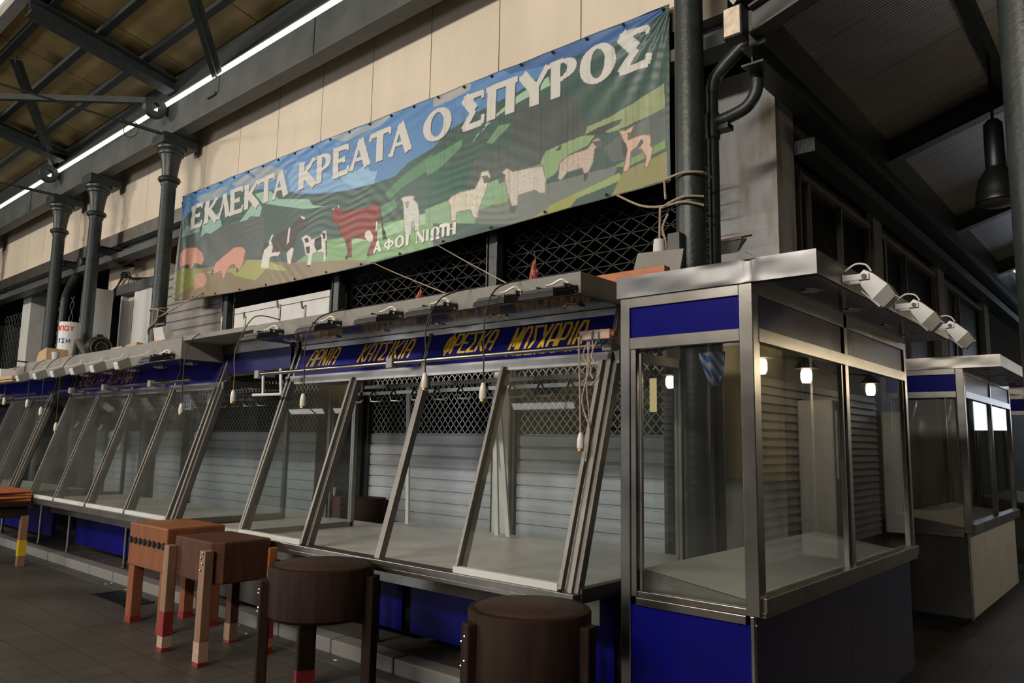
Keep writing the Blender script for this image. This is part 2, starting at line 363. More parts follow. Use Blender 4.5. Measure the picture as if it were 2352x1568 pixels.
S(MB().box(-34, 2.62, zr(2.7) - 0.12, 3, 2.76, zr(2.7) + 0.02).build('trim_6', 'grey'))
# the nave behind the camera: high roof and far wall (seen only in reflections)
S(MB().hexa([(-34, -9.6, 9.2), (6, -9.6, 9.2), (6, -3.4, 11.5), (-34, -3.4, 11.5), (-34, -9.6, 9.3), (6, -9.6, 9.3), (6, -3.4, 11.6), (-34, -3.4, 11.6)])
  .hexa([(-34, -3.4, 11.5), (6, -3.4, 11.5), (6, 2.7, 9.2), (-34, 2.7, 9.2), (-34, -3.4, 11.6), (6, -3.4, 11.6), (6, 2.7, 9.3), (-34, 2.7, 9.3)]).build('ceiling_nave', 'roof'))
S(MB().box(-34, -9.8, 0, 6, -9.6, 5.2).build('wall_front', 'dark'))
S(MB().box(-34, -9.8, 5.2, 6, -9.6, 7.3).build('wall_front_cladding', 'panel'))
S(MB().box(-34, -9.8, 7.3, 6, -9.6, 9.3).build('wall_front_head', 'greyd'))
nx_ = 0
for xx in range(-33, 5, 3):
    nx_ += 1; S(MB().hexa([(xx, -7.0, 10.15), (xx + 2.3, -7.0, 10.15), (xx + 2.3, -6.8, 10.225), (xx, -6.8, 10.225), (xx, -7.0, 10.17), (xx + 2.3, -7.0, 10.17), (xx + 2.3, -6.8, 10.245), (xx, -6.8, 10.245)]).build('window_%d' % (10 + nx_), 'win'))
S(MB().box(-34.2, -9.8, 0, -34, 9, 9.5).build('wall_end', 'greyd'))

# right-hand aisle: ribbed metal ceiling rising from the eave beam, purlin rafters, shop wall
def zc(x): return 4.78 + 0.31 * (x + 2.0)
c = MB(); y = 4.9
while y < 26:
    c.hexa([(-2.02, y, zc(-2.02)), (2.5, y, zc(2.5)), (2.5, y + 0.90, zc(2.5)), (-2.02, y + 0.90, zc(-2.02)), (-2.02, y, zc(-2.02) + .04), (2.5, y, zc(2.5) + .04), (2.5, y + 0.90, zc(2.5) + .04), (-2.02, y + 0.90, zc(-2.02) + .04)]); y += 0.907
cr = S(c.build('ceiling_right', 'ribbed'))
MB().hexa([(-2.02, 4.9, zc(-2.02) + .05), (2.5, 4.9, zc(2.5) + .05), (2.5, 26, zc(2.5) + .05), (-2.02, 26, zc(-2.02) + .05), (-2.02, 4.9, zc(-2.02) + .07), (2.5, 4.9, zc(2.5) + .07), (2.5, 26, zc(2.5) + .07), (-2.02, 26, zc(-2.02) + .07)]).build('roof_backing', 'seam', cr)
for y in (4.90, 8.15, 11.4, 14.6, 17.8):
    b = MB()
    for (h0, h1, w) in ((-0.22, -0.205, 0.07), (-0.205, -0.02, 0.01), (-0.02, -0.003, 0.07)):
        b.hexa([(-2.05, y - w, zc(-2.05) + h0), (1.5, y - w, zc(1.5) + h0), (1.5, y + w, zc(1.5) + h0), (-2.05, y + w, zc(-2.05) + h0), (-2.05, y - w, zc(-2.05) + h1), (1.5, y - w, zc(1.5) + h1), (1.5, y + w, zc(1.5) + h1), (-2.05, y + w, zc(-2.05) + h1)])
    b.build('rafter', 'beam' if y < 5 else 'iron', cr)
for x in (-0.95, -0.1): MB().hexa([(x - .05, 4.95, zc(x) - .1), (x + .05, 4.95, zc(x) - .1), (x + .05, 25, zc(x) - .1), (x - .05, 25, zc(x) - .1), (x - .05, 4.95, zc(x)), (x + .05, 4.95, zc(x)), (x + .05, 25, zc(x)), (x - .05, 25, zc(x))]).build('purlin', 'iron', cr)
# roof light far down the aisle
w3 = S(MB().hexa([(-1.9, 15.4, zc(-1.9) - .012), (1.4, 15.4, zc(1.4) - .012), (1.4, 15.75, zc(1.4) - .012), (-1.9, 15.75, zc(-1.9) - .012), (-1.9, 15.4, zc(-1.9) - .002), (1.4, 15.4, zc(1.4) - .002), (1.4, 15.75, zc(1.4) - .002), (-1.9, 15.75, zc(-1.9) - .002)]).build('window_3', 'win'))
S(MB().box(-2.10, 4.95, 4.46, -1.98, 26, 4.79).build('trim_7', 'iron'))
# shop wall of the side aisle
M['wallr'] = mat('dim_aisle_wall', (0.10, 0.092, 0.08), 0.8, var=0.2, vs=2)
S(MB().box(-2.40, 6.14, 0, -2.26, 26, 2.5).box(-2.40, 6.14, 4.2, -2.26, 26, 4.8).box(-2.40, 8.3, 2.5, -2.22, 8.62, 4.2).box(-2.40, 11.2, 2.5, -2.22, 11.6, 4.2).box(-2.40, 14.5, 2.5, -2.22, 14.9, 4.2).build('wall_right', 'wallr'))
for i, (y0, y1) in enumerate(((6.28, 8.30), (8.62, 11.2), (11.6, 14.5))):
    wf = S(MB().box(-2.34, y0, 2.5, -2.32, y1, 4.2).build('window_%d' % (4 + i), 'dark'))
    f = MB().box(-2.30, y0, 3.95, -2.24, y1, 4.0)
    for yy in (y0, y0 + 0.20, y0 + 1.08, y1 - 0.05): f.box(-2.30, yy, 2.5, -2.25, yy + (0.075 if yy == y0 + 0.20 else 0.035), 3.95)
    f.build('frame', 'wallr', wf)
    pf = MB(); q = y0 + 0.3
    while q < y1 - .1: pf.box(-2.318, q, 2.5, -2.31, q + .02, 3.93); q += .05
    pf.build('louvre_blind', 'black', wf)
S(MB().box(-2.22, 6.1, 4.08, -2.05, 26, 4.20).build('trim_8', 'iron'))
S(MB().box(1.3, 3.0, 0, 1.5, 26, 4.6).build('wall_opposite', 'greyd'))
S(MB().box(-8, 26, 0, 6, 26.2, 6).build('wall_aisle_end', 'greyd'))
# corner pier of the shop block
M['pier'] = zband_mat('banded_pier_paint', [(0.0, (0.15, 0.15, 0.148)), (1.40, (0.30, 0.235, 0.10)), (2.45, (0.46, 0.46, 0.47))])
t = T('corner_pier', 'whitewashed square corner pier with brown stains behind the drainpipe', 'pillar', (-2.50, 5.90, 0))
MB().box(-2.78, 5.72, 0, -2.225, 6.10, 4.75).build('shaft', 'pier', t)
MB().box(-2.80, 5.70, 0, -2.215, 6.12, 0.12).build('plinth', 'grey', t)

# ================================================================== COLUMNS AND BEAMS
gb = T('gutter_beam', 'long dark grey-green gutter beam carried by the columns above the banner', 'beam', (-14, 4.80, 6.13))
MB().box(-30, 4.70, 6.13, -2.62, 4.91, 6.61).build('web', 'beam', gb, bevel=0.006)
MB().box(-9.75, 4.690, 6.36, -9.55, 4.70, 6.60).box(-9.82, 4.665, 6.33, -9.60, 4.70, 6.37).build('bracket', 'beam', gb)
MB().box(-17.2, 4.692, 6.14, -17.18, 4.70, 6.60).box(-7.3, 4.692, 6.14, -7.285, 4.70, 6.60).build('splice_joint', 'iron', gb)

def column(x, label, z0=0.0):
    t = T('iron_column', label, 'column', (x, 4.80, 0), 'cast iron columns under the gutter beam')
    MB().lathe([(0.115, z0), (0.108, 3.0), (0.102, 5.36), (0.118, 5.385), (0.118, 5.40), (0.11, 5.41), (0.11, 5.42)], (x, 4.8, 0), 28).build('shaft', 'iron', t, True)
    MB().lathe([(0.12, 5.42), (0.148, 5.435), (0.160, 5.465), (0.148, 5.495), (0.12, 5.51)], (x, 4.8, 0), 28).build('neck_ring', 'iron', t, True)
    MB().lathe([(0.105, 5.50), (0.128, 5.72), (0.15, 5.82), (0.155, 5.84), (0.175, 5.85), (0.182, 5.875), (0.175, 5.90), (0.18, 5.91), (0.205, 5.925), (0.212, 5.95), (0.205, 5.98)], (x, 4.8, 0), 28).build('capital', 'iron', t, True)
    MB().box(x - 0.20, 4.58, 5.97, x + 0.20, 5.10, 6.13).build('abacus', 'iron', t, bevel=0.006)
    return t
column(-11.10, 'cast iron column with neck ring at the left end of the banner')
column(-13.88, 'cast iron column with neck ring, middle one of the three left of the banner')
column(-15.66, 'cast iron column with neck ring farthest left, beside the bent drainpipe')
column(-20.6, 'cast iron column at the far left edge of the picture, capital only showing')
t = T('iron_column', 'tall dark column roped to the right end of the banner', 'column', (-2.50, 4.80, 0), 'cast iron columns under the gutter beam')
MB().lathe([(0.116, 0), (0.110, 3.0), (0.100, 6.6)], (-2.50, 4.8, 0), 32).build('shaft', 'iron', t, True)
t = T('iron_column', 'dark round column at the right edge of the picture in the side aisle', 'column', (-0.42, 4.5, 0))
MB().lathe([(0.125, 0), (0.12, 3.0), (0.115, 5.25)], (-0.42, 4.5, 0), 32).build('shaft', 'iron', t, True)
MB().lathe([(0.16, 0), (0.16, 0.14), (0.128, 0.18)], (-0.42, 4.5, 0), 32).build('base', 'iron', t, True)

for x, nm in ((-11.1, 'upper'), (-15.6, 'lower')):
    t = T('ornamental_ring', 'dark iron ring with round hole under the %s of the two rafters at left' % nm, 'ring', (x, 4.50, 6.5), 'iron rings under the rafters')
    MB().annulus((x, 4.50, 6.51), 0.066, 0.168, 0.045).build('ring', 'iron', t, True)
    MB().box(x - .03, 4.68, 6.44, x + .03, 4.71, 6.58).build('lug', 'iron', t)
for x, l in ((-11.0, 'thin steel tie rod running from the capital of the column at the banner'), (-15.5, 'thin steel tie rod running from the capital of the leftmost column')):
    t = T('tie_rod', l, 'rod', (x, 4.6, 6.08))
    MB().tube([(x, 4.60, 6.11), (x, -6, 6.02)], 0.016, 8).build('rod', 'iron', t, True)
    MB().tube([(x, 4.55, 6.11), (x, 4.0, 6.105)], 0.028, 8).build('turnbuckle', 'iron', t, True)
    if x > -12:
        MB().tube([(x + .02 + .12 * math.cos(a / 9 * 6.28) * .6, 4.15 + .1 * math.sin(a / 9 * 6.28), 6.02 + .1 * math.cos(a / 9 * 6.28)) for a in range(19)], 0.006, 6).build('wire_loop', 'black', t, True)
# steel I-beam over the side aisle
t = T('steel_joist', 'black steel I-beam running down the side aisle from the corner column', 'beam', (-2.03, 4.85, 4.32))
MB().box(-2.115, 4.84, 4.315, -1.955, 26, 4.330).box(-2.04, 4.84, 4.330, -2.03, 26, 4.445).box(-2.115, 4.84, 4.445, -1.955, 26, 4.460).build('joist', 'iron', t)
# bracket arms between the left columns and the shop wall
for x in (-13.95, -15.7):
    t = T('bracket_arm', 'dark steel bracket arm from the %s column to the shop wall' % ('middle left' if x > -14 else 'leftmost'), 'bracket', (x, 5.2, 4.85), 'bracket arms at the left columns')
    MB().box(x - .05, 4.93, 4.81, x + .05, 5.60, 4.825).box(x - .006, 4.93, 4.825, x + .006, 5.60, 4.925).box(x - .05, 4.93, 4.925, x + .05, 5.60, 4.94).build('arm', 'iron', t)
# dark green posts of the upper storey
for x, l in ((-7.42, 'slim green-black post between the white shutter box and the lattice'), (-4.88, 'slim green-black post in the middle of the lattice under the banner'), (-10.05, 'slim green-black post right of the slatted shutter at left')):
    t = T('steel_post', l, 'post', (x, 5.32, 2.62), 'posts of the upper storey')
    MB().box(x - 0.055, 5.27, 2.62, x + 0.055, 5.37, 5.0).build('post', 'iron', t, bevel=0.01)
    MB().box(x - 0.075, 5.26, 2.62, x - 0.06, 5.30, 5.0).build('edge_strip', 'iron', t)

# ================================================================== SHUTTERS AND LATTICES
def lattice(mb, x0, x1, z0, z1, y, dx, dz, w, horiz=False, axis='X'):
    """scissor lattice of crossing flat bars between x0..x1 and z0..z1"""
    def P(a, z): return (a, y, z) if axis == 'X' else (y, a, z)
    sd = (0, 1, 0) if axis == 'X' else (1, 0, 0)
    n = int(math.ceil((z1 - z0) / dz)); a = x0
    while a < x1 + n * dx / 2:
        for s in (1, -1):
            # each bar crosses the whole height, clipped at the sides
            for i in range(n):
                xa = a + s * dx / 2 * i if s > 0 else a - dx / 2 * i
                xb = xa + s * dx / 2; za = z0 + i * dz; zb = min(za + dz, z1)
                if min(xa, xb) < x0 - 1e-6 or max(xa, xb) > x1 + 1e-6: continue
                mb.bar(P(xa, za), P(xb, zb), w * .5, w, sd)
        a += dx
    if s and n:
        a = x0 - n * dx / 2 - (0 if True else 0)
        a = x0 - math.ceil(n / 2) * dx
        while a < x0 - 1e-6:
            for i in range(n):
                xa = a + dx / 2 * i; xb = xa + dx / 2; za = z0 + i * dz; zb = min(za + dz, z1)
                if xa >= x0 - 1e-6 and xb <= x1 + 1e-6: mb.bar(P(xa, za), P(xb, zb), w * .5, w, sd)
            a += dx
    if horiz:
        for i in range(n + 1): mb.bar(P(x0, min(z0 + i * dz, z1)), P(x1, min(z0 + i * dz, z1)), w * .5, w * .7, sd)
    return mb
def slats(mb, x0, x1, z0, z1, y, h):
    """interlocking curved shutter slats, one curtain"""
    z = z0
    while z < z1 - 0.01:
        zz = min(z + h, z1)
        pr = [(0.0, 0.0), (-0.006, 0.05), (-0.008, 0.45), (-0.007, 0.82), (-0.014, 0.84), (-0.012, 0.89), (0.020, 0.90), (0.020, 1.0)]
        pts = []
        for dy, t in pr: pts += [(x0, y + dy, z + (zz - z) * t), (x1, y + dy, z + (zz - z) * t)]
        mb.add(pts, [(2 * i, 2 * i + 1, 2 * i + 3, 2 * i + 2) for i in range(len(pr) - 1)])
        z = zz
    mb.box(x0, y + 0.012, z0, x1, y + 0.02, z1)
    return mb
def shutter(x0, x1, label, slat='shutter'):
    t = T('roller_shutter', label, 'shutter', ((x0 + x1) / 2, 5.60, 0.1), 'roller shutters of the shop fronts')
    slats(MB(), x0 + .05, x1 - .05, 0.16, 1.735, 5.60, 0.121).build('slat_curtain', slat, t)
    lattice(MB(), x0 + .05, x1 - .05, 1.735, 2.50, 5.60, 0.085, 0.048, 0.010).build('lattice_panel', 'lattice', t)
    MB().box(x0 + .05, 5.58, 0.108, x1 - .05, 5.62, 0.16).build('bottom_bar', 'steel_d', t)
    for xx in (x0, x1 - .05): MB().box(xx, 5.55, 0.108, xx + .05, 5.65, 2.5).build('guide_rail', 'iron', t)
shutter(-11.4, -8.0, 'grey roller shutter with lattice top seen between the two counters')
shutter(-7.10, -5.05, 'grey roller shutter behind the open bays of the middle counter')
shutter(-4.85, -3.12, 'grey roller shutter behind the right glass bay of the middle counter')
shutter(-15.2, -11.6, 'grey roller shutter dimly seen through the left counter glass')
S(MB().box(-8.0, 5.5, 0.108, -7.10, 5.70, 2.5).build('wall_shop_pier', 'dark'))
S(MB().box(-3.12, 5.52, 0.108, -2.82, 5.70, 2.5).build('wall_shop_shade', 'dark'))  # dark slab put in for shutter slats lying in shade
S(MB().box(-5.05, 5.52, 0.108, -4.85, 5.70, 2.5).build('wall_shop_post', 'white_d'))
for x0, x1, l, mm in ((-7.34, -4.96, 'black scissor lattice grille behind the left part of the canopy under the banner', 'lattice_d'), (-4.82, -2.62, 'black scissor lattice grille with star crossings right of the middle post', 'lattice_d')):
    t = T('lattice_grille', l, 'grille', ((x0 + x1) / 2, 5.42, 2.62), 'lattice grilles of the upper storey')
    lattice(MB(), x0, x1, 2.62, 3.9, 5.42, 0.19, 0.065, 0.009, False).build('lattice', mm, t)
    hb = MB(); z = 2.62 + .065
    while z < 3.9: hb.box(x0, 5.425, z - .004, x1, 5.432, z + .004); z += .13
    hb.build('cross_bar', mm, t)
for x0, x1, l in ((-18.6, -16.9, 'pale scissor lattice behind the bent drainpipe at far left'), (-21.5, -20.0, 'dark scissor lattice at the left edge beside the white pier')):
    t = T('lattice_grille', l, 'grille', ((x0 + x1) / 2, 5.6, 2.62), 'lattice grilles of the upper storey')
    lattice(MB(), x0, x1, 2.62, 4.5, 5.6, 0.22, 0.13, 0.014).build('lattice', 'lattice', t)
t = T('slatted_shutter', 'brown-grey slatted shutter under the left end of the banner', 'shutter', (-11.4, 5.45, 2.62))
slats(MB(), -12.6, -10.12, 2.62, 4.3, 5.45, 0.145).build('slat_curtain', 'shutter2', t)
t = T('shutter_box', 'long white shutter box with grooved front under the banner', 'box', (-8.7, 5.3, 3.0))
MB().box(-9.72, 5.24, 2.72, -7.50, 5.5, 3.43).build('casing', 'white_d', t, bevel=0.005)
MB().box(-9.72, 5.236, 3.34, -7.50, 5.24, 3.348).box(-9.72, 5.236, 3.10, -7.50, 5.24, 3.108).build('groove', 'seam', t)

# ================================================================== LETTERING (stroke letters for the counter signs)
GL = {
 'A': [[(0, 0), (0, .72), (.22, 1), (.78, 1), (1, .72), (1, 0)], [(0, .42), (1, .42)]],
 'P': [[(0, 0), (0, 1), (.78, 1), (1, .86), (1, .58), (.78, .44), (0, .44)]],
 'N': [[(0, 0), (0, 1), (1, 0), (1, 1)]], 'I': [[(.5, 0), (.5, 1)]],
 'K': [[(0, 0), (0, 1)], [(1, 1), (.08, .5), (1, 0)]], 'T': [[(0, 1), (1, 1)], [(.5, 1), (.5, 0)]],
 'S': [[(1, 1), (0, 1), (.62, .5), (0, 0), (1, 0)]],
 'F': [[(.5, -.08), (.5, 1.08)], [(.2, .86), (.8, .86), (1, .7), (1, .3), (.8, .14), (.2, .14), (0, .3), (0, .7), (.2, .86)]],
 'E': [[(1, 1), (0, 1), (0, 0), (1, 0)], [(0, .5), (.8, .5)]], 'M': [[(0, 0), (0, 1), (.5, .35), (1, 1), (1, 0)]],
 'O': [[(.22, 1), (.78, 1), (1, .8), (1, .2), (.78, 0), (.22, 0), (0, .2), (0, .8), (.22, 1)]],
 'Q': [[(0, 0), (0, 1), (1, 1), (1, 0)]], 'Y': [[(0, 1), (.5, .5), (1, 1)], [(.5, .5), (.5, 0)]], 'H': [[(0, 0), (0, 1)], [(1, 0), (1, 1)], [(0, .5), (1, .5)]],
 'X': [[(0, 0), (1, 1)], [(0, 1), (1, 0)]], 'L': [[(0, 0), (.5, 1), (1, 0)]],
}
def letters(mb, word, x0, x1, tf, w=0.0155, wh=0.2):
    """stroke letters of `word` across x0..x1; tf(x, t) gives the point on the sign face at height fraction t (leaning letters)"""
    n = len(word); widths = [0.45 if c == 'I' else 1.0 for c in word]; gap = 0.38; tot = sum(widths) + gap * (n - 1); u = (x1 - x0) / tot; x = x0
    for c, wd in zip(word, widths):
        for st in GL[c]:
            for (a, b), (c2, d) in zip(st[:-1], st[1:]):
                p = Vector(tf(x + a * wd * u, b)); q = Vector(tf(x + c2 * wd * u, d)); dd = (q - p)
                if dd.length < 1e-6: continue
                dn = dd.normalized(); ww = w * (1.35 if abs(dd.z) > abs(dd.x) else 1.0)
                nrm = Vector((0, -0.955, 0.296)); side = dn.cross(nrm)
                mb.bar(p - dn * w * .45, q + dn * w * .45, ww, 0.003, side)
        x += (wd + gap) * u
    return mb

# ================================================================== DISPLAY COUNTERS
Y0, Z0, Y1, Z1 = 3.45, 0.86, 3.86, 2.185       # foot and head of the sloping front
def sl(z): return Y0 + (Y1 - Y0) * (z - Z0) / (Z1 - Z0)
def counter(name, label, x0, x1, posts, panes, signs, can, base_x, rail, glass='glass', feet=(), uprights=(), hooks=None, backlow=True, downl=(), rear=None):
    t = T(name, label, 'counter', ((x0 + x1) / 2, 4.3, 0.108), 'sloping-front display counters on the kerb')
    wt = MB().box(x0 + .03, 3.50, 0.785, x1 - .03, 4.64, 0.82)
    if rear: wt.box(rear[0], 4.64, 0.785, rear[1], 5.30, 0.82)
    wt.build('worktop', 'top', t)
    MB().box(x0, 3.395, 0.795, x1, 3.51, 0.842).box(x0, 3.395, 0.77, x1, 3.41, 0.80).build('front_ledge', 'steel_d', t, bevel=0.004)
    MB().box(x0 + .05, 3.72, 0.62, x1 - .05, 3.75, 0.79).box(x0 + .05, 3.42, 0.765, x1 - .05, 3.75, 0.79).build('apron', 'steel_d', t)
    b = MB()
    for xa, xb in base_x: b.box(xa, 4.02, 0.20, xb, 4.06, 0.78)
    b.build('base_panel', 'blue', t)
    MB().box(x0 + .1, 4.58, 0.20, x1 - .1, 4.62, 0.78).build('rear_base_panel', 'greyd', t)
    for fx in feet:
        MB().lathe([(0.030, 0.108), (0.030, 0.14), (0.021, 0.15), (0.021, 0.785)], (fx, 3.90, 0), 16).build('leg', 'steel', t, True)
    for i, px in enumerate(posts):
        w = 0.085 if px in (posts[0], posts[-1]) else 0.055
        m_ = MB().bar((px, Y0 + .02, Z0 - .04), (px, sl(Z1) + .02, Z1), w, 0.055)
        if px in (posts[0], posts[-1]): m_.bar((px, Y0 + .012, Z0 - .07), (px, sl(2.5) + .01, 2.5), 0.03, 0.10)
        m_.build('post', 'steel_p', t, bevel=0.004)
    for (xa, xb) in panes:
        pa = MB().bar(((xa + xb) / 2, sl(0.875) - .012, 0.875), ((xa + xb) / 2, sl(2.14) - .012, 2.14), xb - xa, 0.006)
        g = pa.build('glass_pane', glass, t)
        MB().bar((xa + .008, sl(0.85) - .02, 0.85), (xa + .008, sl(2.16) - .02, 2.16), 0.022, 0.03).build('pane_edge', 'steel_p', g)
        MB().bar((xb - .008, sl(0.85) - .02, 0.85), (xb - .008, sl(2.16) - .02, 2.16), 0.026, 0.034).build('pane_edge', 'steel_p', g)
        MB().box(xa - .01, sl(0.845) - .035, 0.842, xb - .02, sl(0.845) + .01, 0.882).build('pane_rail', 'white_d', g, bevel=0.003)
    # head rail, signs, top strip
    MB().bar((x0 - .01, sl(2.19) + .0, 2.175), (x1 + .01, sl(2.19) + .0, 2.175), 0.05, 0.075, (0, 1, 0)).build('head_rail', 'steel_d', t)
    for (sa, sb, words) in signs:
        s = MB().bar(((sa + sb) / 2, sl(2.20), 2.205), ((sa + sb) / 2, sl(2.455), 2.455), sb - sa, 0.02).build('sign_panel', 'sign', t)
        L = MB()
        for (wd, xa, xb, zl, zh) in words:
            letters(L, wd, xa, xb, lambda x, q, zl=zl, zh=zh, xa=xa: (x + 0.055 * q - .02, sl(zl + (zh - zl) * q) - 0.0125, zl + (zh - zl) * q + .004))
        if words: L.build('lettering', 'yellow' if glass == 'glass' else 'orange_d', s)
    db = MB()
    ds = sorted(set([s[0] for s in signs] + [signs[-1][1]]))
    for dx in ds: db.bar((dx, sl(2.19), 2.19), (dx, sl(2.47), 2.47), 0.04, 0.03)
    db.bar((x0, sl(2.475), 2.478), (x1, sl(2.475), 2.478), 0.03, 0.045, (0, 1, 0))
    db.build('sign_frame', 'steel_d', t)
    cx0, cx1, cz0, cz1 = can
    c = MB().box(cx0, 3.45, cz0, cx1, 4.64, cz1).build('canopy', 'fascia', t, bevel=0.004)
    MB().box(cx0 + .03, 3.48, cz0 - .004, cx1 - .03, 4.62, cz0).build('soffit', M['soffit'], t)
    for (dx, dy) in downl:
        f = MB().torus((dx, dy, cz0 - .006), 0.062, 0.012, 'Z', 24, 6, .6).build('downlight_ring', 'chrome', t, True)
        MB().lathe([(0.056, -.004), (0.05, -.012), (0.02, -.02)], (dx, dy, cz0), 20).build('downlight_lens', 'lens', f, True)
    # side glass and its rails
    for sx in (x0 + .02, x1 - .02):
        MB().hexa([(sx - .004, Y0 + .06, 0.86), (sx + .004, Y0 + .06, 0.86), (sx + .004, 4.6, 0.86), (sx - .004, 4.6, 0.86), (sx - .004, sl(2.2) + .05, 2.2), (sx + .004, sl(2.2) + .05, 2.2), (sx + .004, 4.6, 2.2), (sx - .004, 4.6, 2.2)]).build('side_glass', glass, t)
        MB().box(sx - .025, 3.47, 0.79, sx + .025, 4.62, 0.86).build('side_rail', 'steel_d', t)
        MB().box(sx - .025, sl(2.2), 2.17, sx + .025, 4.62, 2.23).build('side_rail', 'steel_d', t)
        MB().box(sx - .025, 4.6, .8, sx + .025, 4.64, cz0).build('rear_post', 'steel_d', t)
    for (a, b2) in uprights: MB().bar(a, b2, 0.045, 0.02).build('rear_upright', 'white_d', t)
    if hooks:
        ha, hb = hooks; h = MB().box(ha, 4.38, 2.06, hb, 4.42, 2.09).box(ha, 4.56, 2.14, hb, 4.60, 2.17)
        q = ha + .2
        while q < hb: h.box(q, 4.38, 2.06, q + .03, 4.40, 2.24).box(q, 4.39, 2.22, q + .03, 4.60, 2.24); q += .9
        h.build('hanging_frame', 'steel_d', t)
        q = ha + .12
        while q < hb:
            MB().tube([(q, 4.37, 2.09), (q, 4.34, 2.05), (q, 4.35, 2.00), (q + .10, 4.37, 1.995), (q + .13, 4.37, 2.02)], 0.008, 6).build('hook', 'steel', t, True); q += .28
    if rail:
        ra, rb, clamps = rail; rz = 2.235
        MB().tube([(ra, 3.70, rz), (rb, 3.70, rz)], 0.018, 16).build('awning_tube', 'steel', t, True)
        for q in clamps: MB().box(q - .035, 3.67, rz - .04, q + .035, 3.73, rz + .035).box(q - .015, 3.73, rz - .02, q + .015, 3.86, rz + .01).build('clamp', 'grey', t, bevel=0.005)
    return t
M['steel_p'] = mat('matt_worn_steel', (0.20, 0.188, 0.175), 0.5, 0.6, var=0.15, vs=4)
M['soffit'] = mat('dark_mirror_soffit', (0.16, 0.15, 0.14), 0.16, 1.0, var=0.1, vs=3, bump=0.001, bs=6)

c2 = counter('display_counter', 'middle sloping-glass butcher counter with blue sign and two open bays', -6.10, -2.50,
    (-6.06, -5.08, -4.23, -3.44, -2.55), ((-6.01, -5.09), (-3.43, -2.60)),
    ((-6.02, -4.31, [('APNIA', -5.83, -5.43, 2.295, 2.435), ('KATSIKIA', -5.09, -4.46, 2.295, 2.435)]), (-4.27, -2.52, [('FPESKA', -4.07, -3.58, 2.295, 2.435), ('MOSXAPIA', -3.41, -2.80, 2.24, 2.43)])),
    (-6.05, -2.50, 2.508, 2.635), ((-5.9, -4.6), (-4.5, -2.65)), (-6.32, -2.52, (-6.34, -4.45, -2.47)), 'glass',
    (-5.9, -4.75, -3.62, -2.75), (((-5.74, 5.05, .84), (-5.68, 4.95, 2.2)), ((-4.55, 5.05, .84), (-4.53, 4.95, 2.2)), ((-4.42, 5.05, .84), (-4.49, 4.95, 2.2))), (-5.9, -2.7), rear=(-7.10 + 1.04, -2.72),
    downl=((-5.77, 3.66), (-5.27, 3.74), (-4.665, 3.76), (-4.06, 3.78), (-3.417, 3.76), (-2.777, 3.76)))
# U-shaped end bracket of the awning tube
u = MB().bar((-6.27, 3.70, 2.25), (-6.25, 3.70, 2.03), 0.025, 0.012).bar((-5.98, 3.70, 2.27), (-5.95, 3.70, 2.03), 0.03, 0.014).tube([(-6.42, 3.70, 2.045), (-5.95, 3.70, 2.04)], 0.014, 10)
u.build('tube_bracket', 'white_d', c2)
c1 = counter('display_counter', 'left sloping-glass butcher counter with white floodlights along its canopy', -11.45, -7.25,
    (-11.40, -10.40, -9.40, -8.33, -7.31), ((-11.36, -10.42), (-10.38, -9.42), (-9.37, -8.35), (-8.31, -7.37)),
    ((-11.98, -11.66, []), (-11.60, -9.52, [('EKLEKTA', -11.44, -10.50, 2.30, 2.44), ('XOIPINA', -10.36, -9.60, 2.30, 2.44)]), (-9.48, -8.40, []), (-8.36, -7.42, [])),
    (-12.05, -7.40, 2.42, 2.635), ((-11.3, -9.4), (-9.3, -7.4)), (-11.82, -7.66, (-11.0, -9.9, -8.6)), 'glass_d',
    (-11.2, -9.4, -7.42), (), (-11.2, -7.4), downl=((-10.6, 3.72), (-9.9, 3.74), (-9.2, 3.74), (-8.5, 3.74), (-7.8, 3.74)))
c0 = counter('display_counter', 'farthest left sloping-glass counter cut off by the picture edge', -16.2, -12.12,
    (-16.15, -15.0, -13.9, -12.95, -12.17), ((-13.86, -12.99), (-12.91, -12.22)),
    ((-16.1, -14.1, []), (-14.05, -12.16, [])), (-16.2, -12.16, 2.42, 2.60), ((-16.1, -12.2),), (-16, -12.35, (-14.0,)), 'glass_d', (-12.3, -14), (), None)
# canopy strip that bridges the passage between the two counters
t = T('link_canopy', 'thin steel canopy plate bridging the passage between left and middle counters', 'canopy', (-6.7, 4.3, 2.6))
MB().box(-7.39, 3.46, 2.60, -6.06, 4.64, 2.642).build('plate', 'fascia', t)
MB().box(-7.39, 3.9, 2.30, -6.14, 3.93, 2.50).build('rear_sign_panel', 'blue_d', t)
MB().box(-7.39, 3.88, 2.50, -6.14, 3.95, 2.60).build('rail', 'steel_d', t)
t = T('passage_worktop', 'low worktop in the passage between left and middle counters', 'worktop', (-6.68, 4.4, 0.108))
MB().box(-7.20, 3.75, 0.765, -6.15, 5.10, 0.80).build('top', 'top', t)
MB().box(-7.20, 3.8, 0.16, -6.15, 3.83, 0.765).build('front_panel', 'greyd', t)
for xx in (-7.18, -6.2): MB().box(xx, 5.0, .108, xx + .04, 5.04, .765).build('leg', 'greyd', t)
MB().box(-7.1, 5.02, .80, -7.05, 5.06, 2.3).build('upright', 'steel_d', t)
MB().box(-7.02, 5.02, .80, -6.99, 5.06, 2.3).build('upright', 'steel_d', t)

